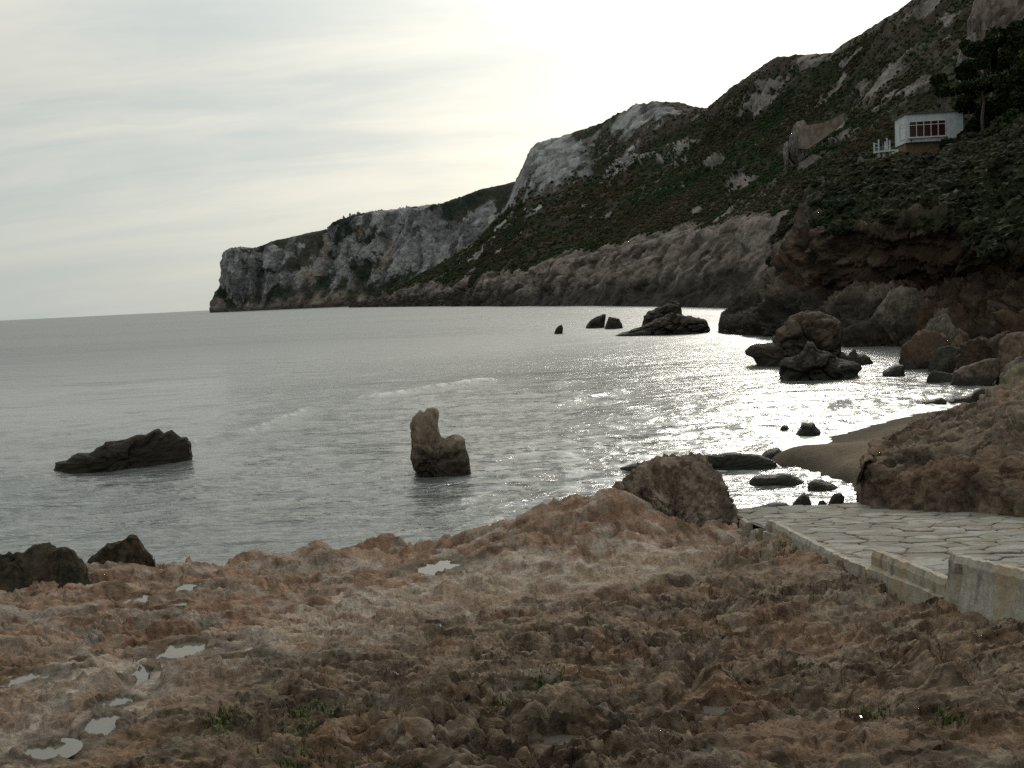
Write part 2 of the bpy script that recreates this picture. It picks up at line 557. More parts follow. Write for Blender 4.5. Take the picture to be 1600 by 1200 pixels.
def hill_A():
    # shore, top of shore rock, mid slope, upper slope, crest, back
    cols = [
        (545, [(488, 1080, 'B'), (480, 1085, 'B'), (479, 1090, 'B'), (478.5, 1095, 'B'), (478, 1100, 'B'), (480, 1200, 'B')]),
        (600, [(488, 850, 'B'), (470, 870, 'B'), (466, 880, 'B'), (462, 900, 'N'), (457, 930, 'V'), (466, 1080, 'V')]),
        (650, [(488, 700, 'B'), (462, 730, 'B'), (450, 750, 'N'), (441, 790, 'V'), (432, 840, 'V'), (446, 1000, 'V')]),
        (700, [(488, 580, 'B'), (454, 610, 'B'), (440, 650, 'V'), (422, 720, 'V'), (405, 800, 'V'), (430, 960, 'V')]),
        (750, [(488, 480, 'B'), (446, 520, 'B'), (430, 570, 'V'), (400, 680, 'V'), (368, 790, 'V'), (390, 950, 'V')]),
        (795, [(488, 410, 'B'), (436, 450, 'B'), (410, 510, 'V'), (360, 650, 'V'), (318, 780, 'Q'), (335, 930, 'V')]),
        (808, [(489, 400, 'B'), (433, 440, 'B'), (405, 500, 'V'), (350, 650, 'V'), (276, 790, 'R'), (300, 920, 'V')]),
        (819, [(489, 390, 'B'), (430, 430, 'B'), (400, 490, 'V'), (335, 650, 'Q'), (262, 785, 'R'), (300, 920, 'V')]),
        (832, [(490, 380, 'B'), (426, 420, 'B'), (395, 480, 'V'), (312, 650, 'M'), (231, 780, 'R'), (270, 920, 'V')]),
        (880, [(492, 340, 'B'), (412, 380, 'B'), (380, 450, 'V'), (292, 640, 'M'), (213, 750, 'R'), (250, 880, 'V')]),
        (925, [(492, 310, 'B'), (403, 350, 'B'), (365, 430, 'V'), (278, 620, 'M'), (194, 730, 'M'), (235, 850, 'V')]),
        (965, [(492, 285, 'B'), (394, 325, 'B'), (350, 410, 'V'), (260, 600, 'Q'), (177, 710, 'M'), (215, 830, 'V')]),
        (1000, [(492, 262, 'B'), (386, 300, 'B'), (340, 390, 'V'), (240, 580, 'Q'), (161, 690, 'R'), (205, 810, 'V')]),
        (1045, [(492, 240, 'B'), (376, 275, 'B'), (325, 370, 'V'), (225, 560, 'Q'), (160, 670, 'M'), (200, 790, 'V')]),
        (1080, [(492, 222, 'B'), (370, 258, 'B'), (315, 350, 'V'), (222, 540, 'V'), (166, 650, 'V'), (210, 770, 'V')]),
        (1106, [(492, 210, 'B'), (366, 245, 'B'), (308, 335, 'V'), (215, 520, 'V'), (168, 620, 'V'), (215, 740, 'V')]),
        (1130, [(493, 198, 'B'), (362, 232, 'B'), (302, 320, 'V'), (205, 490, 'V'), (149, 560, 'V'), (200, 690, 'V')]),
        (1180, [(494, 176, 'B'), (352, 210, 'B'), (290, 300, 'V'), (185, 440, 'V'), (109, 510, 'V'), (170, 630, 'V')]),
        (1215, [(495, 166, 'B'), (350, 198, 'B'), (280, 280, 'V'), (170, 400, 'V'), (92, 480, 'Q'), (160, 600, 'V')]),
        (1245, [(496, 162, 'B'), (345, 190, 'B'), (270, 265, 'V'), (160, 380, 'V'), (84, 460, 'V'), (150, 580, 'V')]),
        (1300, [(496, 160, 'B'), (330, 180, 'N'), (250, 240, 'Q'), (140, 350, 'V'), (83, 430, 'V'), (150, 540, 'V')]),
        (1340, [(496, 158, 'B'), (310, 172, 'N'), (235, 220, 'Q'), (120, 320, 'V'), (57, 400, 'V'), (130, 520, 'V')]),
        (1380, [(496, 156, 'B'), (300, 168, 'N'), (215, 205, 'Q'), (90, 300, 'Q'), (28, 375, 'V'), (100, 480, 'V')]),
        (1420, [(496, 154, 'B'), (300, 165, 'V'), (200, 195, 'Q'), (70, 285, 'Q'), (3, 350, 'V'), (80, 460, 'V')]),
        (1500, [(496, 150, 'B'), (290, 160, 'V'), (180, 180, 'Q'), (40, 260, 'Q'), (-60, 330, 'V'), (20, 430, 'V')]),
        (1600, [(496, 146, 'B'), (280, 155, 'V'), (150, 172, 'V'), (0, 240, 'Q'), (-130, 310, 'V'), (-40, 410, 'V')]),
        (1780, [(496, 140, 'B'), (260, 150, 'V'), (100, 165, 'V'), (-70, 220, 'V'), (-200, 290, 'V'), (-100, 390, 'V')]),
    ]
    # the scrub starts close above the top of the shore rock
    for i_, (px_, cs) in enumerate(cols):
        if px_ >= 700:
            f_ = 20.0 / (cs[1][0] - cs[2][0])
            cs[2] = (cs[1][0] - 20, cs[1][1] * (cs[2][1] / cs[1][1]) ** f_, 'V')
    nu, nv = 760, 235
    PX, PY, D, Z, P = profile_grid(cols, nu, nv, (85, 22, 82, 50, 12))
    N = grid_normals(P)
    if N[nu // 2, nv // 3, 1] > 0: N = -N
    sc = np.clip(D / 400.0, 0.35, 1.4)[..., None]
    Z = warp_zone(Z, P, 1 / 45.0, (26, 14), 3)
    rock = Z[..., 0]; shore = Z[..., 2]; veg = Z[..., 1]
    # slanting rock beds of the shore and gullies of the slope
    Q = P.copy(); Q[..., 2] = P[..., 2] * 1.0 + P[..., 0] * 0.45
    along = .24 * P[..., 0] - .97 * P[..., 1]; across = .97 * P[..., 0] + .24 * P[..., 1]
    Pb = np.stack([(P[..., 2] - .24 * along) * 1.0, along * .34, across * .7], -1)
    for (qx, qy, rx, ry, an) in OUTCROPS:
        a = math.radians(an)
        lx = (PX - qx) * math.cos(a) - (PY - qy) * math.sin(a); ly = (PX - qx) * math.sin(a) + (PY - qy) * math.cos(a)
        near = (np.abs(lx) < rx * 2.5) & (np.abs(ly) < ry * 3)
        if not near.any(): continue
        kk = np.zeros(PX.shape); kk[near] = .8 * sstep(1.0, .55, np.hypot(lx / rx, ly / ry)[near] + 1.1 * fbm3(P[near], 1 / 9., 4, 77, .6))
        rock = np.maximum(rock, kk); veg = veg * (1 - kk); shore = shore * (1 - kk)
    e = sstep(0.0, 0.35, (P[..., 2] / 20.0))
    big = fbm3(P, 1 / 90.0, 3, 11, ridge=True)
    beds = fbm3(Pb, 1 / 7.0, 6, 21, 0.66, ridge=True)
    crag = fbm3(P * np.array([1, 1, .5]), 1 / 16.0, 5, 31, 0.6, ridge=True)
    rough = fbm3(P, 1 / 6.0, 4, 41, 0.6)
    top = sstep(0.0, 25, np.abs(PY - PY[:, -14:-13])) * 0.75 + 0.25
    jt = np.zeros(P.shape[:2]); sh = shore > .15
    wv = P[sh] + 2.0 * np.stack([pn3(P[sh], .12, 91), pn3(P[sh], .12, 92), pn3(P[sh], .12, 93)], -1)
    wv = np.stack([wv[:, 2] * 1.25 - .3 * along[sh], along[sh] * .7, across[sh]], -1)
    for fq, am in ((1 / 11.0, 1.0), (1 / 4.5, .5)):
        f1, f2, cid = cells3(wv, fq)
        jt[sh] += am * ((cid - .5) * 2.0 - 1.5 * np.exp(-((f2 - f1) / .09) ** 2))
    disp = jt * shore * sc[..., 0] * .75 + big * 3.0 * e * top * sc[..., 0] + shore * (beds * .5 + rough * .6) * sc[..., 0] * (0.4 + 0.6 * e) + rock * (crag * 2.6 + .5) * sc[..., 0] * (.25 + .75 * top) + veg * rough * 1.0 * sc[..., 0] * top
    P = P + N * disp[..., None]
    N2 = grid_normals(P)
    if N2[nu // 2, nv // 3, 1] > 0: N2 = -N2
    steep = 1 - np.clip(N2[..., 2], 0, 1)
    n1 = fbm3(P, 1 / 30.0, 4, 51); n2 = fbm3(P, 1 / 8.0, 4, 61); n3 = fbm3(P * np.array([1, 1, .35]), 1 / 10.0, 4, 66)
    rk = np.clip(rock * 1.5 + 0.6 * (steep - 0.6) * (rock > .08) + 0.30 * n1 + .16 * n2 - 0.22, 0, 1)
    # scattered outcrops within the scrub
    rk = np.maximum(rk, sstep(0.42, 0.62, fbm3(P, 1 / 22.0, 4, 71) + 0.35 * (steep - .5)) * veg * 0.85)
    rk = sstep(0.25, 0.6, rk)
    vegc = lerp3((0.020, 0.025, 0.013), (0.040, 0.033, 0.022), sstep(-.4, .5, n1 + .5 * n2))
    vegc = lerp3(vegc, (0.056, 0.043, 0.035), sstep(0.1, .7, n1 * 0.8 + sstep(.3, 1, (P[..., 2] / 130.0)) * .55 + n2 * .3)[...])
    rockc = lerp3((0.13, 0.125, 0.122), (0.29, 0.284, 0.278), sstep(-.5, .5, n3 + .3 * n2))
    rockc = lerp3(rockc, np.array([.135, .112, .092]) * (.75 + .5 * sstep(-.5, .5, n2))[..., None], sstep(620, 430, D) * .75)
    st_ = fbm3(Pb, 1 / 2.6, 4, 81, .65)
    shorec = lerp3((0.055, 0.045, 0.037), (0.20, 0.168, 0.142), sstep(-.5, .55, n3 * .3 + n2 * .45 + st_ * .6 + .05))
    low = sstep(11, 3, P[..., 2] + 4 * n2)
    shorec = lerp3(shorec, (0.038, 0.032, 0.026), low * .85)
    c = lerp3(vegc, shorec, sstep(0.3, 0.7, shore + 0.25 * n2))
    c = lerp3(c, rockc, rk)
    o = mesh_np('hill', P, grid_quads(nu, P.shape[1])[:, ::1], M_HILL, col=c)
    tag(o, 'steep dark scrub covered hillside with a pale rocky shore', kind='structure')
    return P, (1 - rk) * sstep(0.35, 0.7, veg), D


def headland_C():
    cols = [
        (329, [(492, 1880, 'B'), (484, 1885, 'B'), (483, 1890, 'B'), (482, 1895, 'B'), (481, 1900, 'B'), (488, 1990, 'B')]),
        (340, [(492, 1870, 'B'), (475, 1880, 'B'), (466, 1885, 'M'), (460, 1890, 'M'), (456, 1895, 'M'), (465, 1990, 'V')]),
        (349, [(492, 1860, 'B'), (472, 1872, 'M'), (458, 1876, 'M'), (445, 1880, 'R'), (437, 1885, 'R'), (450, 1990, 'V')]),
        (356, [(492, 1850, 'B'), (470, 1865, 'M'), (440, 1870, 'R'), (412, 1875, 'R'), (394, 1880, 'R'), (404, 2000, 'V')]),
        (364, [(492, 1840, 'B'), (470, 1858, 'M'), (435, 1865, 'R'), (408, 1870, 'R'), (388.5, 1878, 'R'), (398, 2000, 'V')]),
        (400, [(492, 1790, 'B'), (468, 1815, 'N'), (430, 1830, 'M'), (400, 1840, 'R'), (386, 1860, 'Q'), (394, 2000, 'V')]),
        (425, [(492, 1750, 'B'), (466, 1780, 'N'), (430, 1800, 'R'), (398, 1815, 'R'), (377, 1845, 'V'), (388, 2000, 'V')]),
        (445, [(492, 1720, 'B'), (464, 1750, 'N'), (430, 1775, 'R'), (400, 1800, 'Q'), (373, 1840, 'V'), (385, 2000, 'V')]),
        (480, [(491, 1660, 'B'), (462, 1690, 'N'), (430, 1715, 'M'), (398, 1760, 'V'), (365, 1810, 'V'), (378, 1960, 'V')]),
        (517, [(491, 1600, 'B'), (460, 1630, 'N'), (425, 1655, 'R'), (385, 1690, 'M'), (358, 1740, 'V'), (370, 1900, 'V')]),
        (530, [(491, 1580, 'B'), (458, 1605, 'N'), (420, 1625, 'R'), (375, 1650, 'R'), (346, 1680, 'R'), (360, 1850, 'V')]),
        (560, [(490, 1530, 'B'), (455, 1560, 'N'), (415, 1585, 'M'), (370, 1610, 'R'), (335.5, 1640, 'R'), (350, 1800, 'V')]),
        (600, [(490, 1460, 'B'), (455, 1500, 'M'), (415, 1530, 'M'), (370, 1560, 'M'), (330, 1600, 'R'), (345, 1760, 'V')]),
        (640, [(490, 1400, 'B'), (452, 1440, 'M'), (410, 1475, 'R'), (365, 1510, 'R'), (325, 1560, 'R'), (340, 1720, 'V')]),
        (690, [(490, 1340, 'B'), (440, 1380, 'N'), (400, 1410, 'R'), (350, 1450, 'R'), (319, 1500, 'Q'), (335, 1660, 'V')]),
        (720, [(490, 1300, 'B'), (430, 1340, 'N'), (390, 1370, 'R'), (345, 1410, 'M'), (308, 1470, 'V'), (325, 1620, 'V')]),
        (750, [(490, 1260, 'B'), (420, 1300, 'N'), (375, 1330, 'R'), (335, 1370, 'M'), (297, 1430, 'V'), (315, 1600, 'V')]),
        (800, [(490, 1200, 'B'), (400, 1240, 'V'), (360, 1270, 'Q'), (320, 1310, 'Q'), (285, 1370, 'V'), (300, 1540, 'V')]),
        (860, [(490, 1150, 'B'), (400, 1180, 'V'), (355, 1210, 'Q'), (315, 1260, 'Q'), (278, 1320, 'V'), (295, 1480, 'V')]),
    ]
    nu, nv = 480, 130
    PX, PY, D, Z, P = profile_grid(cols, nu, nv, (24, 34, 36, 24, 10))
    N = grid_normals(P)
    if N[nu // 2, nv // 3, 1] > 0: N = -N
    Z = warp_zone(Z, P, 1 / 110.0, (22, 14), 5)
    rock, veg, shore = Z[..., 0], Z[..., 1], Z[..., 2]
    top = sstep(0, 9, np.abs(PY - PY[:, -11:-10])) * 0.85 + 0.15
    Pv = P * np.array([1, 1, .42]); Pv[..., 0] -= .35 * P[..., 2]
    disp = (fbm3(P, 1 / 160.0, 3, 15, ridge=True) * 9 + fbm3(Pv, 1 / 45.0, 5, 25, .65, ridge=True) * 8 * (0.4 + rock) + fbm3(P, 1 / 14.0, 3, 35, .6) * 3.5) * top
    P = P + N * disp[..., None]
    N2 = grid_normals(P)
    if N2[nu // 2, nv // 3, 1] > 0: N2 = -N2
    steep = 1 - np.clip(N2[..., 2], 0, 1)
    n1 = fbm3(P, 1 / 90.0, 4, 55); n2 = fbm3(P, 1 / 26.0, 4, 65); n3 = fbm3(Pv, 1 / 22.0, 4, 75)
    rk = sstep(0.52, 0.72, rock * 1.05 + veg * .05 + .5 * (steep - .7) + .75 * n1 + .5 * n2)
    vegc = lerp3((0.028, 0.036, 0.026), (0.060, 0.054, 0.042), sstep(-.4, .5, n1 + n2 * .4))
    rockc = lerp3((0.12, 0.12, 0.12), (0.31, 0.305, 0.297), sstep(-.5, .6, n3 + .2 * n2))
    rockc = lerp3(rockc, (0.30, 0.21, 0.15), sstep(.45, .9, fbm3(P, 1 / 60.0, 3, 85) * 1.3) * .5)
    shorec = lerp3((0.08, 0.066, 0.055), (0.18, 0.15, 0.127), sstep(-.4, .5, n2 + .3 * n3))
    shorec = lerp3(shorec, (0.06, 0.052, 0.045), sstep(9, 3, P[..., 2]))
    c = lerp3(lerp3(vegc, shorec, sstep(.35, .65, shore + .2 * n2)), rockc, rk)
    # slight distance haze is put into the headland's paler, greyer tint
    o = mesh_np('headland', P, grid_quads(nu, P.shape[1]), M_FAR, col=c)
    tag(o, 'distant headland with pale limestone cliffs above the sea', kind='structure')


def cliff_D():
    # water, foot shelf, lower rock, cliff face, lip, slope, plateau behind
    cols = [
        (1122, [(526, 99, 'B'), (517, 99, 'B'), (512, 99.5, 'B'), (510, 100, 'B'), (508, 100.5, 'B'), (506, 101, 'B'), (512, 104, 'B')]),
        (1128, [(528, 97, 'B'), (512, 97, 'B'), (500, 98, 'B'), (494, 99, 'B'), (490, 101, 'B'), (488, 103, 'B'), (498, 108, 'B')]),
        (1160, [(530, 93, 'B'), (512, 93.5, 'B'), (494, 95, 'B'), (486, 98, 'B'), (482, 101, 'B'), (478, 105, 'B'), (494, 112, 'B')]),
        (1190, [(532, 90, 'B'), (512, 91, 'B'), (492, 93, 'B'), (480, 97, 'B'), (472, 101, 'B'), (466, 106, 'B'), (486, 114, 'B')]),
        (1206, [(533, 88, 'B'), (512, 89, 'B'), (488, 91, 'B'), (465, 96, 'B'), (448, 101, 'B'), (436, 107, 'B'), (456, 116, 'B')]),
        (1220, [(534, 86, 'B'), (512, 87, 'B'), (478, 90, 'B'), (446, 95, 'B'), (415, 101, 'E'), (378, 112, 'N'), (395, 128, 'V')]),
        (1240, [(535, 84, 'B'), (510, 85, 'B'), (470, 89, 'B'), (435, 93, 'E'), (395, 98, 'E'), (345, 115, 'N'), (345, 140, 'V')]),
        (1280, [(538, 78, 'B'), (512, 80, 'B'), (478, 84, 'B'), (448, 88, 'E'), (358, 88, 'F'), (290, 118, 'F'), (275, 145, 'V')]),
        (1330, [(541, 73, 'B'), (515, 75, 'B'), (482, 79, 'B'), (452, 84, 'E'), (358, 82, 'F'), (275, 118, 'V'), (248, 148, 'V')]),
        (1380, [(545, 70, 'B'), (518, 72, 'B'), (480, 76, 'B'), (448, 81, 'E'), (352, 78, 'F'), (262, 116, 'V'), (242, 150, 'V')]),
        (1430, [(548, 67, 'B'), (520, 69, 'B'), (478, 74, 'B'), (445, 80, 'E'), (345, 76, 'F'), (262, 118, 'V'), (238, 150, 'V')]),
        (1480, [(552, 64, 'B'), (525, 67, 'E'), (480, 72, 'E'), (440, 78, 'E'), (340, 73, 'F'), (258, 112, 'V'), (235, 150, 'V')]),
        (1520, [(560, 61, 'B'), (528, 64, 'E'), (478, 70, 'E'), (430, 76, 'E'), (360, 70, 'F'), (262, 98, 'V'), (215, 150, 'V')]),
        (1560, [(570, 58, 'B'), (530, 61, 'E'), (475, 66, 'E'), (425, 72, 'E'), (392, 65, 'F'), (270, 84, 'V'), (190, 140, 'V')]),
        (1600, [(580, 56, 'B'), (530, 58, 'E'), (470, 62, 'E'), (420, 68, 'E'), (375, 61, 'F'), (265, 78, 'V'), (165, 132, 'V')]),
        (1680, [(590, 52, 'B'), (530, 54, 'E'), (460, 58, 'E'), (405, 62, 'E'), (350, 57, 'F'), (240, 72, 'V'), (130, 126, 'V')]),
        (1800, [(600, 48, 'B'), (530, 50, 'E'), (450, 54, 'E'), (390, 58, 'E'), (320, 54, 'F'), (200, 68, 'V'), (80, 120, 'V')]),
    ]
    nu, nv = 560, 250
    PX, PY, D, Z, P = profile_grid(cols, nu, nv, (22, 40, 40, 60, 70, 20))
    N = grid_normals(P)
    if N[nu // 2, nv // 3, 1] > 0: N = -N
    Z = warp_zone(Z, P, 1 / 14.0, (26, 18), 7)
    rock, veg, shore, earth = (Z[..., k] for k in range(4))
    # beds dip to the left; ledges overhang
    bed = P[..., 2] - 0.28 * P[..., 0] + 1.6 * fbm3(P, 1 / 12.0, 3, 17)
    led = np.abs((bed / 3.1) % 1.0 - 0.5) * 2
    led2 = np.abs((bed / 1.17 + .4 * fbm3(P, 1 / 8., 2, 18)) % 1.0 - 0.5) * 2
    big = fbm3(P, 1 / 16.0, 4, 27, .55, ridge=True)
    lump = fbm3(P * np.array([1, 1, 1.5]), 1 / 4.5, 5, 37, .68, ridge=True)
    top = 0.3 + 0.7 * sstep(0, 20, np.abs(PY - PY[:, -1:]))
    wq = P + .9 * np.stack([pn3(P, .3, 91), pn3(P, .3, 92), pn3(P, .3, 93)], -1)
    wq[..., 2] = (P[..., 2] - .28 * P[..., 0]) * 1.5
    jt = 0
    for fq, am in ((1 / 4.6, 1.0), (1 / 1.9, .5)):
        f1, f2, cid = cells3(wq, fq)
        jt = jt + am * ((cid - .5) * 1.1 - .6 * np.exp(-((f2 - f1) / .08) ** 2))
    disp = (jt * .8 * np.clip(shore + .7 * earth, 0, 1) + big * .8 + (led - .5) * 1.1 * earth + (led2 - .5) * .55 * (earth + .4 * shore) + lump * .5 * (1 + .4 * shore) + veg * fbm3(P, 1 / 3., 3, 47) * .7) * top * sstep(1115, 1150, PX)
    P = P + N * disp[..., None]
    n1 = fbm3(P, 1 / 9.0, 4, 57); n2 = fbm3(P, 1 / 2.5, 4, 67)
    nb = pn2(bed * 0.55, n1 * 1.2, 4) + .5 * pn2(bed * 1.7, n1, 6)
    earthc = lerp3((0.024, 0.017, 0.012), (0.068, 0.044, 0.028), sstep(-.5, .5, nb + .4 * n1))
    earthc = lerp3(earthc, (0.11, 0.085, 0.065), sstep(.25, .7, n2 * .7 + nb * .5))
    shorec = lerp3((0.045, 0.036, 0.028), (0.15, 0.122, 0.098), sstep(-.4, .55, n1 * .5 + n2 * .6))
    shorec = lerp3(shorec, (0.12, 0.07, 0.042), sstep(.3, .8, n1 + .2) * .5)
    low = sstep(4.2, .8, P[..., 2] + 1.5 * n1)
    shorec = lerp3(shorec, (0.03, 0.025, 0.02), low * .9)
    vegc = lerp3((0.013, 0.018, 0.008), (0.030, 0.027, 0.016), sstep(-.4, .6, n1 + .4 * n2))
    c = lerp3(shorec, earthc, sstep(.3, .7, earth + .25 * n2))
    c = lerp3(c, vegc, sstep(.35, .65, veg + .3 * n2))
    o = mesh_np('cliff', P, grid_quads(nu, P.shape[1]), M_CLIFF, col=c)
    tag(o, 'dark overhanging earth cliff with slanting ledges above the boulders', kind='structure')
    return P, sstep(.4, .7, veg)


PA, vegA, DA = hill_A()
headland_C()
PD, vegD = cliff_D()


# ------------------------------------------------------------------ scrub on the slopes
M_SCRUB = bpy.data.materials.new('scrub_leaves'); M_SCRUB.use_nodes = True
t = NT(M_SCRUB.node_tree)
geo = t.n('ShaderNodeNewGeometry')
oi = t.n('ShaderNodeObjectInfo').outputs['Random']
nz = t.noise(geo.outputs['Position'], 0.03, 4.0, 0.6)
c0 = t.mix(t.maprange(nz, .38, .62, 0, 1), (0.014, 0.027, 0.008, 1), (0.036, 0.029, 0.014, 1))
k = t.maprange(oi, 0, 1, 0.55, 1.45, False)
c0 = t.mix(1.0, c0, t.n('ShaderNodeCombineColor', {0: k, 1: k, 2: k}).outputs[0], 'MULTIPLY')
bs = t.n('ShaderNodeBsdfPrincipled', {'Base Color': c0, 'Roughness': 0.9})
bs.inputs['Specular IOR Level'].default_value = 0.1
t.n('ShaderNodeOutputMaterial', {0: bs.outputs[0]})


M_UNDER = M_SCRUB.copy(); M_UNDER.name = 'undergrowth_leaves'
for nd in M_UNDER.node_tree.nodes:
    if nd.type == 'MIX' and nd.blend_type == 'MIX':
        nd.inputs[6].default_value = (0.010, 0.016, 0.006, 1); nd.inputs[7].default_value = (0.022, 0.021, 0.011, 1)


def scatter_scrub(name, label, pts, scl, M_SCRUB=M_SCRUB):
    """one object: bushes of ragged low clumps set on the given points"""
    me = bpy.data.meshes.new(name)
    me.from_pydata([tuple(p) for p in pts], [], [])
    a = me.attributes.new('size', 'FLOAT', 'POINT'); a.data.foreach_set('value', np.asarray(scl, np.float32))
    o = link_mesh(name, me, M_SCRUB)
    tag(o, label, kind='stuff')
    ng = bpy.data.node_groups.new(name, 'GeometryNodeTree')
    ng.interface.new_socket('Geometry', in_out='INPUT', socket_type='NodeSocketGeometry')
    ng.interface.new_socket('Geometry', in_out='OUTPUT', socket_type='NodeSocketGeometry')
    g = NT(ng)
    gi = g.n('NodeGroupInput'); go = g.n('NodeGroupOutput')
    coll = g.n('GeometryNodeGeometryToInstance')
    for s in range(4):
        ico = g.n('GeometryNodeMeshIcoSphere', {'Radius': 1.0, 'Subdivisions': 3})
        nz = g.n('ShaderNodeTexNoise', noise_dimensions='4D')
        nz.inputs['W'].default_value = s * 7.7; nz.inputs['Scale'].default_value = 2.6; nz.inputs['Detail'].default_value = 5.0; nz.inputs['Roughness'].default_value = 0.75
        nrm = g.n('GeometryNodeInputNormal')
        ma = g.n('ShaderNodeMath', operation='MULTIPLY_ADD'); g.set(ma.inputs[0], nz.outputs['Fac']); ma.inputs[1].default_value = 2.6; ma.inputs[2].default_value = -1.45
        sc = g.n('ShaderNodeVectorMath', operation='SCALE'); g.set(sc.inputs[0], nrm.outputs[0]); g.set(sc.inputs['Scale'], ma.outputs[0])
        sp = g.n('GeometryNodeSetPosition', {'Geometry': ico.outputs[0], 'Offset': sc.outputs[0]})
        tr = g.n('GeometryNodeTransform', {'Geometry': sp.outputs[0], 'Scale': (1.0, 1.0, 0.75)})
        g.t.links.new(tr.outputs[0], coll.inputs[0])
    rnd = g.n('FunctionNodeRandomValue', data_type='FLOAT_VECTOR')
    rnd.inputs[0].default_value = (-.3, -.3, 0); rnd.inputs[1].default_value = (.3, .3, 6.28)
    pick = g.n('FunctionNodeRandomValue', data_type='INT')
    pick.inputs[4].default_value = 0; pick.inputs[5].default_value = 3
    att = g.n('GeometryNodeInputNamedAttribute', data_type='FLOAT'); att.inputs[0].default_value = 'size'
    iop = g.n('GeometryNodeInstanceOnPoints', {'Points': gi.outputs[0], 'Instance': coll.outputs[0], 'Rotation': rnd.outputs[0], 'Scale': att.outputs[0]})
    iop.inputs['Pick Instance'].default_value = True
    g.set(iop.inputs['Instance Index'], pick.outputs[2])
    sm = g.n('GeometryNodeSetMaterial', {'Geometry': iop.outputs[0]}); sm.inputs['Material'].default_value = M_SCRUB
    g.t.links.new(sm.outputs[0], go.inputs[0])
    md = o.modifiers.new('scrub', 'NODES'); md.node_group = ng


def pick_points(P, wgt, n, rs):
    """random points on a grid surface, weighted by area and by how much grows there"""
    e1 = np.linalg.norm(P[1:, :-1] - P[:-1, :-1], axis=-1); e2 = np.linalg.norm(P[:-1, 1:] - P[:-1, :-1], axis=-1)
    area = e1 * e2
    w_ = (area * wgt[:-1, :-1]).ravel(); w_ = w_ / w_.sum()
    idx = rs.choice(len(w_), n, p=w_)
    i, j = np.unravel_index(idx, area.shape)
    a = rs.rand(n)[:, None]; b = rs.rand(n)[:, None]
    return P[i, j] * (1 - a) * (1 - b) + P[i + 1, j] * a * (1 - b) + P[i, j + 1] * (1 - a) * b + P[i + 1, j + 1] * a * b


rs = np.random.RandomState(11)
nA = vegA.shape[1]
wA = vegA * (0.25 + sstep(-.2, .35, fbm3(PA, 1 / 25.0, 3, 91)) * sstep(210, 20, PA[..., 2] + 60 * fbm3(PA, 1 / 80., 2, 95)))
wA[:, -20:] *= 0.12
wA[:, -13:] = 0
wA *= (400.0 / np.maximum(DA, 150.0)) ** 1.3
ptsA = pick_points(PA, wA, 30000, rs)
dA = np.hypot(ptsA[:, 0], ptsA[:, 1])
scatter_scrub('scrub', 'low dark green scrub covering the hillside', ptsA, rs.uniform(.45, 1.25, len(ptsA)) * np.clip(dA / 330.0, .5, 2.0) * .72 * (1 - .45 * sstep(30, 110, ptsA[:, 2])))
ptsD = pick_points(PD, vegD, 5200, rs)
_t = at_d(np.array([1385., 1420., 1455.]), np.array([240., 235., 235.]), np.array([126., 126., 127.]))
ptsD = ptsD[np.min(np.hypot(ptsD[:, None, 0] - _t[None, :, 0], ptsD[:, None, 1] - _t[None, :, 1]), 1) > 4.2]
scatter_scrub('undergrowth', 'dense dark undergrowth on the slope around the house', ptsD, rs.uniform(.3, 1.05, len(ptsD)), M_UNDER)


# ------------------------------------------------------------------ rock platform in the foreground
def tps(pts, vals, smooth=0.02):
    pts = np.asarray(pts, float); n = len(pts)

    def U(r2):
        return 0.5 * r2 * np.log(np.maximum(r2, 1e-12))
    K = U(((pts[:, None] - pts[None]) ** 2).sum(-1)) + smooth * np.eye(n)
    Pm = np.hstack([np.ones((n, 1)), pts])
    A = np.zeros((n + 3, n + 3)); A[:n, :n] = K; A[:n, n:] = Pm; A[n:, :n] = Pm.T
    sol = np.linalg.solve(A, np.concatenate([vals, np.zeros(3)]))

    def f(x, y):
        out = sol[n] + sol[n + 1] * x + sol[n + 2] * y
        for k in range(n):
            out = out + sol[k] * U((x - pts[k, 0]) ** 2 + (y - pts[k, 1]) ** 2)
        return out
    return f


PLAT_CTRL = [(800, 1200, 2.78), (300, 1200, 2.70), (1400, 1200, 2.86), (0, 1200, 2.55), (1600, 1200, 2.9), (0, 1060, 2.2), (0, 935, 1.65),
             (130, 893, 1.35), (250, 882, 1.2), (330, 890, 1.15), (430, 876, 1.05), (520, 862, 1.05), (600, 853, 1.0), (700, 855, 1.05), (300, 1000, 2.0), (500, 950, 1.65),
             (790, 812, 1.4), (860, 782, 1.62), (905, 784, 1.65), (960, 770, 1.78), (1020, 800, 1.5), (1080, 850, 1.25), (1150, 845, 1.1), (900, 880, 1.42), (1100, 900, 1.58), (1000, 1000, 2.0),
             (1200, 850, 1.4), (1300, 880, 1.75), (1365, 910, 1.92), (1480, 950, 2.16), (1600, 985, 2.36), (1300, 1000, 2.15), (700, 900, 1.4),
             (-300, 950, 1.9), (-300, 1200, 2.5), (2000, 1200, 3.0), (2000, 1050, 2.8)]
_c = np.array([at_z(a, b, c) for a, b, c in PLAT_CTRL])
plat_base = tps(np.vstack([_c[:, :2], [[0, 0.5], [-4, 0], [4, 0], [0, -3]]]), np.concatenate([_c[:, 2], [2.95, 2.9, 3.0, 3.0]]), 0.05)
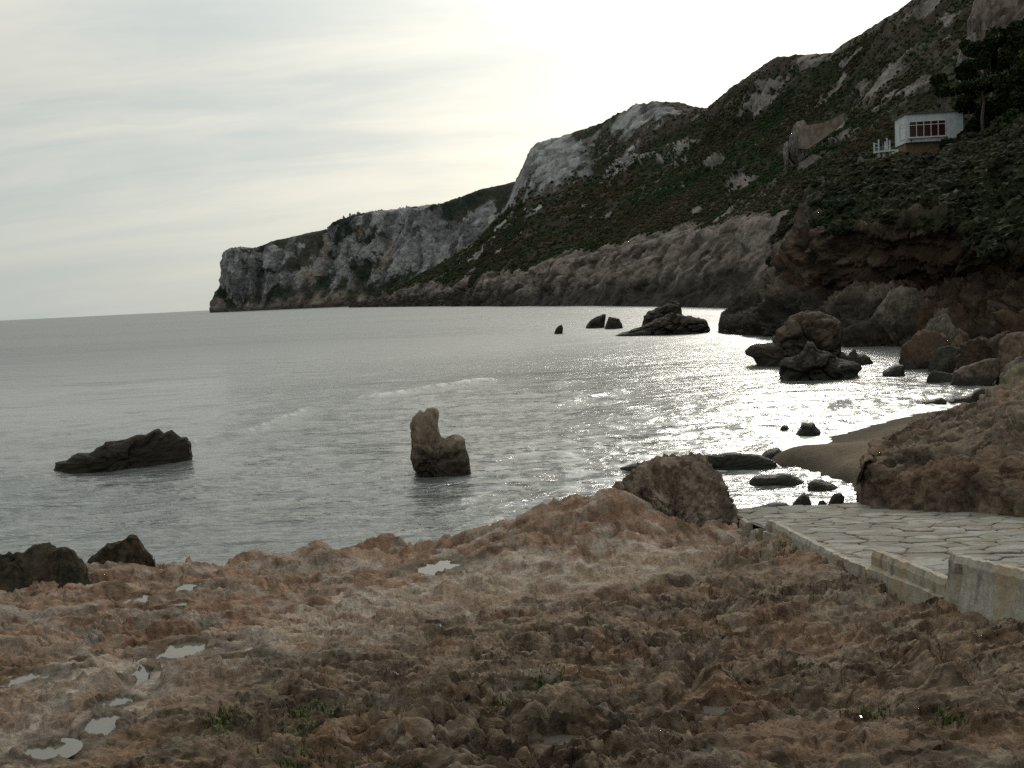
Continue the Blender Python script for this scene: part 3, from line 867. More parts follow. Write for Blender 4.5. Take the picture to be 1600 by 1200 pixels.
EDGE = [(-500, 985, 2.0), (-200, 960, 1.85), (-60, 945, 1.72), (0, 932, 1.6), (60, 912, 1.45), (130, 891, 1.3), (200, 884, 1.2), (250, 878, 1.15), (330, 884, 1.1), (380, 880, 1.0), (430, 870, 1.0), (500, 853, 1.0), (560, 850, .98), (600, 848, .95), (660, 847, 1.0), (690, 849, 1.0), (712, 846, 1.1),
        (750, 826, 1.25), (790, 806, 1.4), (830, 784, 1.6), (860, 776, 1.65), (905, 777, 1.65), (930, 768, 1.75), (960, 760, 1.8), (1000, 762, 1.75), (1060, 770, 1.6), (1110, 800, 1.3), (1150, 818, 1.1), (1200, 812, 1.05), (1300, 800, 1.1), (1400, 800, 1.1), (1600, 800, 1.1), (2000, 800, 1.1)]
_e = np.array([at_z(a, b, c) for a, b, c in EDGE])
E_AZ = np.arctan2(_e[:, 0], _e[:, 1]); E_R = np.hypot(_e[:, 0], _e[:, 1])
# where the sharp dark karst ends and the smoother pale rock begins (seen from above)
KARST = np.array([at_z(a, b, float(plat_base(*at_z(a, b, z)[:2]))) for a, b, z in
                  [(-200, 1260, 2.5), (60, 1200, 2.6), (190, 1150, 2.5), (330, 1068, 2.3), (480, 1010, 2.1), (640, 975, 1.9), (800, 945, 1.7), (960, 915, 1.6), (1080, 880, 1.5), (1150, 850, 1.3), (1240, 838, 1.4)]])[:, :2]
PALE = np.array([at_z(a, b, float(plat_base(*at_z(a, b, z)[:2]))) for a, b, z in
                 [(-200, 1130, 2.4), (60, 1050, 2.3), (330, 1000, 2.0), (480, 960, 1.8), (560, 930, 1.6), (680, 890, 1.5), (760, 876, 1.3), (900, 862, 1.4), (1060, 850, 1.4)]])[:, :2]


def side(X, Y, line):
    """distance to a line in plan, positive on the camera's side"""
    d = shore_dist(X, Y, [tuple(q) for q in line])
    ys = np.interp(X, line[:, 0], line[:, 1])
    return d * np.where(Y < ys, 1.0, -1.0)


# tide pools: photo position, half width, half height (px), depth below the rock around
POOLS = [(209, 939, 24, 8, .05), (287, 921, 15, 5, .04), (318, 914, 12, 4, .03), (280, 946, 14, 4, .04), (287, 1018, 46, 13, .07), (365, 1036, 52, 9, .03), (222, 1057, 13, 16, .06), (70, 1176, 34, 13, .07),
         (158, 1137, 22, 20, .06), (686, 886, 38, 9, .06), (680, 981, 17, 6, .03), (1118, 1109, 34, 8, .05), (876, 1156, 42, 10, .06), (968, 991, 22, 5, .03), (262, 958, 18, 4, .03),
         (1337, 1124, 12, 5, .04), (176, 1100, 26, 10, .08), (1066, 918, 12, 3, .03), (40, 1060, 40, 10, .03), (830, 945, 16, 4, .03)]
pool_pos = []
for (a, b, ra, rb, dep) in POOLS:
    z = 2.0
    for _ in range(8):
        q = at_z(a, b, z); z = float(plat_base(q[0], q[1])) - 0.03
    q = at_z(a, b, z)
    rx = ra / FPX * math.hypot(q[0], q[1])
    ry = abs(np.hypot(*at_z(a, b - rb, z)[:2]) - np.hypot(*at_z(a, b + rb, z)[:2])) / 2
    pool_pos.append((q[0], q[1], z, rx, ry, dep, math.atan2(q[0], q[1])))

GRASS = [(845, 1070, 1.2), (462, 1121, 1.0), (580, 1110, .8), (505, 1112, .9), (792, 1108, .8), (345, 1118, .8), (820, 1117, .6), (1366, 1130, .7), (470, 1186, 1.0), (1480, 1130, .5), (710, 1120, .6), (350, 1128, .6)]


def ramp_z(y):
    return np.interp(y, [3.0, 4.5, 6.0, 7.2, 8.7, 12.3, 14.4, 16.0], [3.05, 2.87, 2.60, 2.28, 1.89, 1.43, 1.14, 1.04])


RAMP_X0 = 3.12


def plat_height(X, Y):
    z0 = plat_base(X, Y)
    az = np.arctan2(X, Y); r = np.hypot(X, Y)
    ks = side(X, Y, KARST) + .35 * fbm2(X, Y, .9, 3, 5)
    ps = side(X, Y, PALE) + .3 * fbm2(X, Y, .9, 3, 8)
    kar = sstep(-.25, .35, ks)
    pale = sstep(-.3, .3, ps) * (1 - kar)
    red = np.clip(1 - kar - pale, 0, 1)
    ca, sa = math.cos(.5), math.sin(.5)
    u = X * ca + Y * sa; v = (-X * sa + Y * ca) * 1.35
    u = u + .10 * pn2(X * 2.1, Y * 2.1, 31) + .04 * pn2(X * 6, Y * 6, 33); v = v + .10 * pn2(X * 2.1, Y * 2.1, 32) + .04 * pn2(X * 6, Y * 6, 34)

    def bil(f, s):
        return np.abs(pn2(u * f, v * f, s)) * 2.0
    amp = np.clip(0.62 + 1.25 * fbm2(X, Y, .65, 3, 41), .12, 1.45)
    hk = .13 * (bil(1.5, 1) - .5) + .095 * (bil(3.3, 2) - .4) * amp + .070 * (bil(7.0, 3) - .4) * amp + .040 * (bil(14., 4) - .4) * amp + .022 * (bil(29., 5) - .4) + .05 * pn2(X * .7, Y * .7, 6)
    pit = sstep(.26, .42, pn2(u * 4.6, v * 4.6, 8)) * .065 + sstep(.28, .40, pn2(u * 9., v * 9., 9)) * .042 + sstep(.28, .40, pn2(u * 19., v * 19., 10)) * .022
    hk = hk - pit * amp
    st = fbm2(u, v, 1.3, 4, 11) * 1.6
    hp = .05 * fbm2(X, Y, 1.2, 3, 12) + .036 * (np.floor(st * 2.2) + sstep(.8, 1., (st * 2.2) % 1.0)) + .034 * (bil(4.5, 13) - .4) * amp + .022 * (bil(11., 14) - .4) * amp + .012 * (bil(24., 12) - .4)
    hr = .20 * (bil(1.15, 15) - .45) + .10 * (bil(2.6, 16) - .4) + .060 * (bil(5.6, 17) - .4) * amp + .032 * (bil(12., 18) - .4) * amp + .014 * (bil(25., 19) - .4)
    hr = hr + .03 * np.floor(fbm2(u, v, .9, 3, 20) * 5) - pit * .7 * amp
    hp = hp - .35 * pit * amp
    lq = fbm2(u * .55, v * 1.2, .9, 4, 24, .45) * 3.4
    led = np.floor(lq); ledf = lq - led
    soft = lambda q, k: k * np.tanh(q / k)
    h = z0 + kar * (soft(hk * .58, .12) + .028 * (led + sstep(.82, 1., ledf))) + pale * hp * .8 + red * soft(hr * .56, .14)
    # long cracks that cross the karst
    for pts, dep in (([(1072, 965), (1088, 1010), (1080, 1090), (1062, 1200)], .10), ([(1450, 1030), (1440, 1080), (1462, 1130), (1470, 1200)], -.09)):
        q = [tuple(at_z(a, b, 2.4)[:2]) for a, b in pts]
        d = shore_dist(X + .06 * pn2(X * 3, Y * 3, 71), Y, q)
        h = h - dep * np.exp(-(d / .06) ** 2) + (.05 * np.exp(-((d - .1) / .08) ** 2) if dep > 0 else 0)
    # tide pools
    for (x, y, z, rx, ry, dep, a) in pool_pos:
        lx = (X - x) * math.cos(a) - (Y - y) * math.sin(a); ly = (X - x) * math.sin(a) + (Y - y) * math.cos(a)
        near = (np.abs(lx) < rx * 3) & (np.abs(ly) < ry * 3.4)
        if not near.any(): continue
        rr = np.hypot(lx / rx, ly / ry)
        rr = rr + .40 * pn2(X * .7 / rx, Y * .7 / ry, 81) + .34 * pn2(X * 1.7 / rx, Y * 1.7 / ry, 82) + .22 * pn2(X * 4 / rx, Y * 4 / ry, 84)
        f = sstep(1.75, .95, rr)
        tgt = z - dep * sstep(1.05, .55, rr) + .04 * sstep(.75, 1.3, rr) + .03 * pn2(X * 7, Y * 7, 83) + .016 * pn2(X * 17, Y * 17, 85)
        h = np.where(near, h * (1 - f) + tgt * f, h)
        rim = sstep(.95, 1.15, rr) * sstep(2.3, 1.8, rr)
        h = np.where(near, np.maximum(h, h * (1 - rim) + (z + .012) * rim), h)
        # nothing in front rises so far that it hides the water
        fr = sstep(2.9, 1.4, np.hypot(lx / rx, (ly + ry * 1.6) / (ry * 1.3)))
        h = np.where(near, np.minimum(h, h * (1 - fr) + (z + .035) * fr), h)
    # fall to the sea beyond the edge
    re = np.interp(az, E_AZ, E_R) + .18 * fbm2(X, Y, 1.1, 4, 91)
    over = np.maximum(r - re, 0)
    drop = np.minimum(over * 1.1 + sstep(0, .5, over) * .6, 4.0)
    h = h - drop
    # kept below the paved ramp
    inr = sstep(RAMP_X0 - .05, RAMP_X0 + .2, X) * sstep(2.0, 3.0, Y)
    h = np.where(inr > 0, np.minimum(h, h * (1 - inr) + (ramp_z(Y) - .5) * inr), h)
    wetb = sstep(.65, .2, h)
    # colour borders are ragged and follow the relief, paler on tops, browner in hollows
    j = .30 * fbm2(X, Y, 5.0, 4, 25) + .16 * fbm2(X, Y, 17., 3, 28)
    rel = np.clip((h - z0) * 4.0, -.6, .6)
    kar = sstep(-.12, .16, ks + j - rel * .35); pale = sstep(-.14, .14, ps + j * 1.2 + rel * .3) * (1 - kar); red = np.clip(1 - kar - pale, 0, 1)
    return h, kar, pale, red, over


def build_platform():
    nu = 860
    az = np.radians(np.concatenate([np.linspace(-62, -29.5, 60, endpoint=False), np.linspace(-29.5, 29.5, nu - 120), np.linspace(29.5, 62, 61)[1:]]))
    nu = len(az)
    rr = [0.6, .9, 1.3, 1.8, 2.3]
    r = 2.6
    while r < 20.0:
        rr.append(r); r += max(.012, r * r / 1650.0)
    rr = np.array(rr)
    A, Rr = np.meshgrid(az, rr, indexing='ij')
    X = Rr * np.sin(A); Y = Rr * np.cos(A)
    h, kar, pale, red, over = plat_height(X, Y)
    P = np.stack([X, Y, h], -1)
    # small overhangs
    rugged = np.clip(.25 + .75 * kar + .6 * red, 0, 1)
    P[..., 0] += rugged * (.03 * pn3(P, 4.0, 1) + .02 * pn3(P, 9.0, 2))
    P[..., 1] += rugged * (-.045 * sstep(-.04, .10, h - plat_base(X, Y) + .03 * pn2(X * 3, Y * 3, 3)) + .03 * pn3(P, 4.5, 4) + .02 * pn3(P, 10.0, 5))
    P[..., 2] += rugged * (.014 * pn3(P, 16.0, 6) + .006 * pn3(P, 34.0, 7))
    for (x, y, z, rx, ry, dep, a) in pool_pos:      # keep the pools' floors smooth
        pass
    n1 = fbm2(X, Y, 1.1, 4, 21); n2 = fbm2(X, Y, 5.0, 4, 25); n3 = fbm2(X, Y, 17., 3, 28)
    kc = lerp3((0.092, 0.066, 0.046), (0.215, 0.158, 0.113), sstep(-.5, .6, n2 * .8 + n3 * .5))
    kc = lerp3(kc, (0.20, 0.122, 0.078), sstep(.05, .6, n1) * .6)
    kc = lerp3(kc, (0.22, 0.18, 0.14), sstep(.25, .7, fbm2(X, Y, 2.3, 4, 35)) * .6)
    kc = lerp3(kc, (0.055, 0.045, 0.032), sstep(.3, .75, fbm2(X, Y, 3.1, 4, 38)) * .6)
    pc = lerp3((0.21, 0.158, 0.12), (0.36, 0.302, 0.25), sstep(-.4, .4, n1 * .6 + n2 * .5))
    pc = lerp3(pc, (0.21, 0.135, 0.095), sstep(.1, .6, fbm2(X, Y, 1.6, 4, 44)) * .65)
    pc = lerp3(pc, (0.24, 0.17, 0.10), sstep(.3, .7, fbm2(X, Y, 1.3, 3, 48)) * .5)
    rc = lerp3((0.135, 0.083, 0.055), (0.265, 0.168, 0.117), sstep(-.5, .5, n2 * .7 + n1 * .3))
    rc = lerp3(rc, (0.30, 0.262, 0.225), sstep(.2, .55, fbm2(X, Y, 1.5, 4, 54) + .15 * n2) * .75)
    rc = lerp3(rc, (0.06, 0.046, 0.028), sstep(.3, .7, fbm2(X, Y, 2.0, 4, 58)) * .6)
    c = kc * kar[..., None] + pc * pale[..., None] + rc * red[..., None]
    c = lerp3(c, (0.30, 0.255, 0.205), sstep(.30, .46, fbm2(X, Y, 1.9, 5, 63, .6) - .25 * kar + .2 * red) * .38)
    c = lerp3(c, (0.24, 0.15, 0.09), sstep(.32, .5, fbm2(X, Y, 1.4, 5, 66, .6)) * .38)
    # wet, weed-dark stone by the water
    c = lerp3(c, (0.05, 0.04, 0.028), sstep(.75, .15, h + .12 * n2) * .85)
    # green film in hollows where tufts grow, brown silt in pool basins
    for (a, b, s) in GRASS:
        q = at_z(a, b, 2.55)
        c = lerp3(c, (0.06, 0.075, 0.02), np.exp(-(((X - q[0]) ** 2 + (Y - q[1]) ** 2) / (.12 * s) ** 2)) * .6 * sstep(-.3, .3, n3 + n2))
    for (x, y, z, rx, ry, dep, a) in pool_pos:
        d = np.hypot((X - x) / (rx * 1.1), (Y - y) / (ry * 1.1))
        c = c * (1 - .48 * sstep(1.9, 1.25, d + .3 * n2) * sstep(.7, 1.0, d))[..., None]
        c = lerp3(c, (0.13, 0.095, 0.055), sstep(1.2, .6, d) * .6)
    # grey silt lying in the flat hollow near the edge
    qs = [at_z(a, b, 1.15) for a, b in ((450, 885), (500, 872))]
    d = shore_dist(X, Y, [tuple(q[:2]) for q in qs])
    c = lerp3(c, (0.20, 0.165, 0.13), sstep(.55, .2, d + .2 * n1) * .8)
    lum_ = c.mean(-1, keepdims=True)
    c = np.clip(lum_ + (c - lum_) * 1.10, .01, 1) * 0.92
    nr = P.shape[1]
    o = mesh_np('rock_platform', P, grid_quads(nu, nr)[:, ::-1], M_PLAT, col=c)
    tag(o, 'rough brown pitted coastal rock filling the foreground', kind='structure')
    # pool water
    m = bpy.data.materials.new('pool_water'); m.use_nodes = True
    t = NT(m.node_tree)
    nz = t.noise(t.n('ShaderNodeNewGeometry').outputs['Position'], 14.0, 2.0)
    bp = t.n('ShaderNodeBump', {'Strength': 0.05, 'Distance': 0.02, 'Height': nz})
    bs = t.n('ShaderNodeBsdfPrincipled', {'Base Color': (0.40, 0.38, 0.32, 1), 'Roughness': 0.02, 'IOR': 1.42, 'Normal': bp.outputs[0]})
    bs.inputs['Transmission Weight'].default_value = 0.72
    t.n('ShaderNodeOutputMaterial', {0: bs.outputs[0]})
    for k, (x, y, z, rx, ry, dep, a) in enumerate(pool_pos):
        th = np.linspace(0, 2 * np.pi, 28, endpoint=False)
        lx = rx * 1.5 * np.cos(th); ly = ry * 1.5 * np.sin(th)
        vs = [(x + p * math.cos(a) + q * math.sin(a), y - p * math.sin(a) + q * math.cos(a), z) for p, q in zip(lx, ly)]
        me = bpy.data.meshes.new('tide_pool'); me.from_pydata(vs, [], [list(range(len(vs)))[::-1] if False else list(range(len(vs)))]); me.update()
        o = link_mesh('tide_pool', me, m)
        tag(o, 'still shallow water lying in a hollow of the rock', kind='structure')


build_platform()


# ------------------------------------------------------------------ beach and outcrops
def build_beach():
    ctrl = [(1205, 716, 0.02), (1260, 704, 0.02), (1300, 690, 0.02), (1350, 671, .02), (1400, 655, 0.02), (1480, 640, 0.02), (1545, 626, 0.02), (1620, 612, .02),
            (1215, 722, 0.06), (1262, 733, 0.02), (1300, 748, 0.02), (1335, 764, 0.02), (1330, 715, .28), (1400, 685, .4), (1370, 735, .4), (1500, 650, .5), (1420, 700, .7), (1560, 640, .7), (1650, 625, .7), (1600, 700, 1.1),
            (1200, 690, -.35), (1280, 675, -.35), (1400, 635, -.4), (1540, 610, -.4), (1190, 735, -.3), (1240, 760, -.35), (1300, 775, -.3)]
    c = np.array([at_z(*q) for q in ctrl])
    f = tps(c[:, :2], c[:, 2], 0.02)
    xs = np.linspace(4, 26, 170); ys = np.linspace(15, 46, 200)
    X, Y = np.meshgrid(xs, ys, indexing='ij')
    Z = np.clip(f(X, Y), -.8, 1.6) + .02 * fbm2(X, Y, .8, 3, 3) + .008 * fbm2(X, Y, 4., 2, 6)
    dry = sstep(.08, .45, Z + .08 * fbm2(X, Y, .7, 3, 4))
    c = lerp3((0.06, 0.046, 0.030), (0.145, 0.108, 0.068), dry)
    c = lerp3(c, (0.07, 0.055, 0.04), sstep(.35, .6, fbm2(X / 2, Y, .5, 4, 9)) * .5)
    o = mesh_np('beach', np.stack([X, Y, Z], -1), grid_quads(len(xs), len(ys)), M_SAND, col=c)
    tag(o, 'small patch of wet brown sand at the head of the cove', kind='structure')


build_beach()


def outcrop_right():
    cols = [
        (1338, [(800, 13.6, 'B'), (786, 13.65, 'B'), (770, 13.7, 'B'), (760, 13.8, 'B'), (752, 13.9, 'B'), (748, 14.1, 'B'), (760, 14.6, 'B')]),
        (1350, [(804, 13.2, 'B'), (785, 13.2, 'B'), (755, 13.4, 'B'), (736, 13.8, 'B'), (728, 14.4, 'B'), (722, 15.2, 'B'), (740, 16.5, 'B')]),
        (1380, [(806, 12.9, 'B'), (790, 12.9, 'B'), (750, 13.1, 'B'), (722, 13.6, 'B'), (708, 14.6, 'B'), (692, 16.5, 'B'), (712, 18.5, 'B')]),
        (1420, [(808, 12.7, 'B'), (790, 12.7, 'B'), (745, 12.9, 'B'), (714, 13.5, 'B'), (692, 15.2, 'B'), (664, 18.5, 'B'), (684, 21, 'B')]),
        (1470, [(806, 12.5, 'B'), (786, 12.5, 'B'), (740, 12.7, 'B'), (706, 13.3, 'B'), (680, 15.6, 'B'), (648, 20.0, 'B'), (668, 23, 'B')]),
        (1530, [(800, 12.3, 'B'), (780, 12.3, 'B'), (738, 12.5, 'B'), (702, 13.1, 'B'), (668, 15.6, 'B'), (630, 21.5, 'B'), (652, 25, 'B')]),
        (1570, [(798, 12.1, 'B'), (778, 12.1, 'B'), (735, 12.3, 'B'), (700, 12.9, 'B'), (655, 15.4, 'B'), (612, 22, 'B'), (638, 26, 'B')]),
        (1600, [(800, 11.9, 'B'), (780, 11.9, 'B'), (732, 12.1, 'B'), (698, 12.7, 'B'), (645, 15.2, 'B'), (600, 22, 'B'), (628, 26, 'B')]),
        (1700, [(805, 11.2, 'B'), (780, 11.2, 'B'), (720, 11.4, 'B'), (685, 12.0, 'B'), (625, 14.6, 'B'), (580, 21, 'B'), (612, 25, 'B')]),
        (1900, [(810, 10.2, 'B'), (780, 10.2, 'B'), (700, 10.4, 'B'), (665, 11.0, 'B'), (600, 13.5, 'B'), (550, 19, 'B'), (590, 23, 'B')]),
    ]
    for px_, cs in cols:      # a spread foot that meets the paving and the sand
        cs[:] = [(q[0], q[1] * (1.19 if k_ < 5 else 1.07), q[2]) for k_, q in enumerate(cs)]
        cs[0] = (cs[0][0] + 26, cs[0][1] - .25, 'B'); cs[1] = (cs[1][0] + 3, cs[1][1] - .05, 'B')
    nu, nv = 330, 230
    PX, PY, D, Z, P = profile_grid(cols, nu, nv, (10, 60, 50, 45, 55, 14))
    N = grid_normals(P)
    if N[nu // 2, 40, 1] > 0: N = -N
    Q = P + .25 * np.stack([pn3(P, 1.2, 1), pn3(P, 1.2, 2), pn3(P, 1.2, 3)], -1)
    d = .14 * fbm3(Q * np.array([1, 1, .7]), .8, 4, 7, .55, ridge=True) + .13 * (np.abs(pn3(Q, 2.2, 8)) * 2 - .4) + .08 * (np.abs(pn3(Q, 4.6, 9)) * 2 - .4) + .045 * (np.abs(pn3(Q, 9.5, 10)) * 2 - .4) + .02 * (np.abs(pn3(Q, 20., 11)) * 2 - .4)
    P = P + N * (d * sstep(1336, 1365, PX) * .68)[..., None]
    n1 = fbm3(P, .8, 4, 12); n2 = fbm3(P, 3.0, 4, 16)
    c = lerp3((0.065, 0.047, 0.033), (0.165, 0.120, 0.084), sstep(-.5, .5, n2 * .7 + n1 * .4))
    c = lerp3(c, (0.16, 0.095, 0.06), sstep(.1, .6, n1) * .55)
    c = lerp3(c, (0.04, 0.04, 0.022), sstep(.3, .7, fbm3(P, 1.6, 4, 22)) * .6)
    o = mesh_np('rock_outcrop', P, grid_quads(nu, P.shape[1]), M_OUTC, col=c)
    tag(o, 'broad brown rock bank standing between the paved ramp and the sand', 'rock outcrop')


outcrop_right()

GREY, BROWN, DARK, RUST = ((0.045, 0.039, 0.031), (0.115, 0.098, 0.078)), ((0.045, 0.032, 0.022), (0.12, 0.084, 0.058)), ((0.020, 0.017, 0.013), (0.048, 0.040, 0.030)), ((0.021, 0.015, 0.010), (0.054, 0.034, 0.022))


def star_rock(name, label, outline, d, T, tones=BROWN, seed=0, res=(120, 50), below=0.7, pw=0.62, amp=0.10, lean=0.0, cat='rock', center=None, group=None, mat=None, fr=1.0, base=None, wide=1.0, crown_tint=None, facets=0, blocky=1.0):
    """a rock from the outline it shows, with its own depth T, ragged all round"""
    pts = at_d([q[0] for q in outline], [q[1] for q in outline], d)
    mid = pts.mean(0)
    f = np.array([mid[0], mid[1], 0.0]); f /= np.linalg.norm(f)
    rt = np.array([f[1], -f[0], 0.0])
    u = (pts - mid) @ rt; z = pts[:, 2]
    if base is None: base = z.min()
    lo = base - below
    u0, u1 = u[0], u[-1]
    poly = [(u0 - .05 * (u1 - u0) * wide, lo)] + list(zip(u, z)) + [(u1 + .05 * (u1 - u0) * wide, lo)]
    poly = np.array(poly)
    if center is None:
        cz = .5 * z.max() * .4 + .6 * (lo + .35 * (z.max() - lo))
        cu = .5 * (u0 + u1)
    else:
        cp = at_d(center[0], center[1], d)
        cu, cz = (cp - mid) @ rt, cp[2]
    na, nb = res
    th = np.linspace(0, 2 * np.pi, na, endpoint=False)
    asp = float(np.clip((z.max() - lo) / max(u1 - u0, 1e-3), .12, 3.0))
    th = np.arctan2(np.sin(th) * asp, np.cos(th))
    R = np.zeros(na)
    seg = list(zip(poly, np.roll(poly, -1, axis=0)))
    for k, a in enumerate(th):
        dx, dz = math.cos(a), math.sin(a)
        best = 1e-3
        for (p, q) in seg:
            ex, ez = q[0] - p[0], q[1] - p[1]
            den = dx * ez - dz * ex
            if abs(den) < 1e-12: continue
            px_, pz_ = p[0] - cu, p[1] - cz
            tt = (px_ * ez - pz_ * ex) / den; ss = (px_ * dz - pz_ * dx) / den
            if tt > 0 and -1e-6 <= ss <= 1 + 1e-6: best = max(best, tt)
        R[k] = best
    ph = np.linspace(-np.pi / 2, np.pi / 2, nb)      # even rings from the face's middle out to the rim
    s = np.cos(ph)
    dep = np.sign(ph) * np.sqrt(np.maximum(1 - s ** (2 / pw), 0)) ** .85 * T
    TH, _ = np.meshgrid(th, ph, indexing='ij')
    U = cu + R[:, None] * s[None] * np.cos(TH)
    Zz = cz + R[:, None] * s[None] * np.sin(TH)
    V = np.repeat(dep[None], na, 0)
    hgt = np.clip((Zz - lo) / max(z.max() - lo, 1e-3), 0, 1)
    V = V * (1.15 - .45 * hgt) + lean * hgt * T
    P = mid * np.array([1, 1, 0]) + U[..., None] * rt + V[..., None] * f + Zz[..., None] * np.array([0, 0, 1.0])
    size = max(u1 - u0, z.max() - base)
    size = min(size, 1.9 * (z.max() - base + .15), 1.9 * (u1 - u0))
    O = P + seed * 31.7
    k = fr / size
    dirn = P - (mid * np.array([1, 1, 0]) + cu * rt + np.array([0, 0, cz]))
    dirn /= np.maximum(np.linalg.norm(dirn, axis=-1), 1e-6)[..., None]
    dsp = .55 * fbm3(O, 2.3 * k, 2, 1) * .8 + .9 * (np.abs(pn3(O, 4.5 * k, 3)) * 2 - .45) + .55 * (np.abs(pn3(O, 9.5 * k, 4)) * 2 - .45) + .32 * (np.abs(pn3(O, 20 * k, 5)) * 2 - .45) + .16 * (np.abs(pn3(O, 42 * k, 6)) * 2 - .45)
    edge = .35 + .65 * (1 - s[None] ** 3)          # the traced outline keeps its shape, the faces are rougher
    P = P + dirn * (dsp * amp * 1.25 * size * edge)[..., None]
    f1, f2, cid = cells3(O + .18 * size * np.stack([pn3(O, 3 * k, 31), pn3(O, 3 * k, 32), pn3(O, 3 * k, 33)], -1), 2.6 * k)
    P = P + dirn * (((cid - .5) * 1.3 - 1.1 * np.exp(-((f2 - f1) / .07) ** 2)) * amp * size * edge * blocky)[..., None]
    if facets:
        rs = np.random.RandomState(seed + 500)
        cc = mid * np.array([1, 1, 0]) + cu * rt + np.array([0, 0, cz])
        for _ in range(facets):
            a, b = rs.uniform(-.9, .9), rs.uniform(-.2, .8)
            nn = -f * math.cos(a) * math.cos(b) + rt * math.sin(a) * math.cos(b) + np.array([0, 0, math.sin(b)])
            q = (P - cc) @ nn
            lim = np.percentile(q, 99) * rs.uniform(.66, .92)
            P = P - (np.maximum(q - lim, 0) * .97)[..., None] * nn
        P = P + dirn * ((np.abs(pn3(O, 16 * k, 25)) * 2 - .45) * .3 + (np.abs(pn3(O, 34 * k, 26)) * 2 - .45) * .2)[..., None] * amp * size * .8
    n1 = fbm3(O, 3. * k, 4, 12); n2 = fbm3(O, 11. * k, 4, 16)
    c = lerp3(tones[0], tones[1], sstep(-.55, .55, n2 * .7 + n1 * .5))
    if crown_tint is not None:
        c = lerp3(c, crown_tint, sstep(.35, .8, hgt + .35 * n1) * .7)
    # recentre so the object's origin is at the rock's foot
    org = np.array([mid[0], mid[1], max(base, 0.0)])
    V3 = (P - org).reshape(-1, 3)
    o = mesh_np(name, V3, grid_quads(na, nb, True), mat or M_SEAROCK, col=c)
    o.location = org
    tag(o, label, cat, group)
    return o


def dist_w(px, py, z=0.0):
    q = at_z(px, py, z)
    return float(np.hypot(q[0], q[1]))


# rocks standing in the sea
star_rock('sea_rock', 'long dark rock ridge rising to the right out of the open water', [(80, 742), (88, 722), (97, 728), (110, 714), (124, 708), (135, 712), (150, 700), (166, 692), (182, 692), (197, 688), (212, 681), (228, 680), (240, 672), (249, 669), (256, 677), (262, 682), (268, 670), (276, 677), (284, 684), (291, 683), (298, 692)],
          dist_w(190, 728), .65, ((.016, .013, .009), (.042, .033, .023)), 1, (230, 60), amp=.035, blocky=.7, pw=.6, center=(190, 716), wide=.3)
star_rock('sea_rock', 'tall brown tooth shaped rock with a hollow seat in the middle of the bay', [(655, 744), (645, 728), (642, 712), (644, 700), (642, 680), (641, 665), (645, 654), (652, 645), (657, 641), (662, 645), (668, 638), (680, 638), (686, 643), (686, 652), (684, 662), (686, 672), (690, 682), (697, 686), (705, 682), (713, 679), (721, 681), (727, 688), (728, 702), (734, 718), (736, 734), (733, 744)],
          dist_w(690, 740) + .4, .75, ((0.050, 0.035, 0.024), (0.155, 0.108, 0.075)), 2, (200, 60), amp=.035, pw=.6, center=(673, 712), wide=-1.0, crown_tint=(0.185, 0.145, 0.105), fr=1.2)
star_rock('sea_rock', 'small dark pointed rock leaning alone in the sea, farthest from the beach', [(866, 521), (868, 514), (873, 509), (878, 507), (880, 512), (879, 521)], dist_w(873, 521), .8, DARK, 3, (60, 24), amp=.05)
star_rock('sea_rock', 'dark peaked half of the split rock, left of its narrow gap', [(915, 511), (921, 502), (929, 496), (938, 493), (943, 490), (947, 491), (946, 500), (944, 512)], dist_w(930, 512), 1.6, DARK, 4, (80, 30), amp=.045, wide=-.5)
star_rock('sea_rock', 'rounded dark half of the split rock, right of its narrow gap', [(944, 513), (948, 503), (951, 495), (959, 496), (967, 498), (971, 505), (974, 514)], dist_w(960, 513), 1.6, DARK, 5, (80, 30), amp=.045, wide=-.5)
star_rock('sea_rock', 'broad flat dark rock shelf with a long low point on its left', [(962, 524), (975, 519), (990, 515), (1005, 510), (1015, 505), (1030, 498), (1048, 490), (1066, 492), (1085, 495), (1095, 497), (1105, 500), (1108, 508), (1107, 520)], dist_w(1050, 521), 3.0, DARK, 6, (140, 44), amp=.07, blocky=1.6, wide=.2, center=(1050, 514))
star_rock('sea_rock', 'dark square block of rock rising behind the broad flat shelf', [(1004, 504), (1006, 494), (1014, 486), (1030, 482), (1040, 476), (1052, 470), (1064, 474), (1066, 484), (1067, 500)], dist_w(1040, 508), 2.4, DARK, 7, (100, 40), amp=.06, blocky=1.8)
star_rock('sea_rock', 'biggest blocky rock stack in the cove with a flat rusty top', [(1206, 566), (1209, 545), (1209, 528), (1213, 515), (1224, 508), (1232, 496), (1245, 489), (1262, 486), (1284, 486), (1300, 492), (1312, 500), (1316, 515), (1316, 540), (1310, 562)], dist_w(1262, 566), 2.6, DARK, 8, (160, 60), amp=.055, blocky=2.0, pw=.5, crown_tint=(0.075, 0.053, 0.036))
star_rock('sea_rock', 'low dark overhanging ledge jutting left from the biggest stack', [(1182, 568), (1176, 558), (1166, 554), (1164, 548), (1172, 540), (1182, 537), (1200, 536), (1225, 536), (1252, 533), (1268, 545), (1270, 568)], dist_w(1225, 569), 1.5, DARK, 9, (120, 36), amp=.03, wide=-1.2, center=(1222, 556))
star_rock('sea_rock', 'dark jagged slab in front of the biggest stack', [(1222, 588), (1222, 578), (1219, 570), (1226, 560), (1245, 556), (1256, 548), (1262, 533), (1270, 534), (1278, 546), (1290, 552), (1304, 556), (1312, 562), (1330, 566), (1337, 570), (1342, 578), (1338, 586)], dist_w(1280, 589), 1.5, DARK, 10, (150, 50), amp=.06, blocky=1.6, center=(1278, 574), wide=.2)
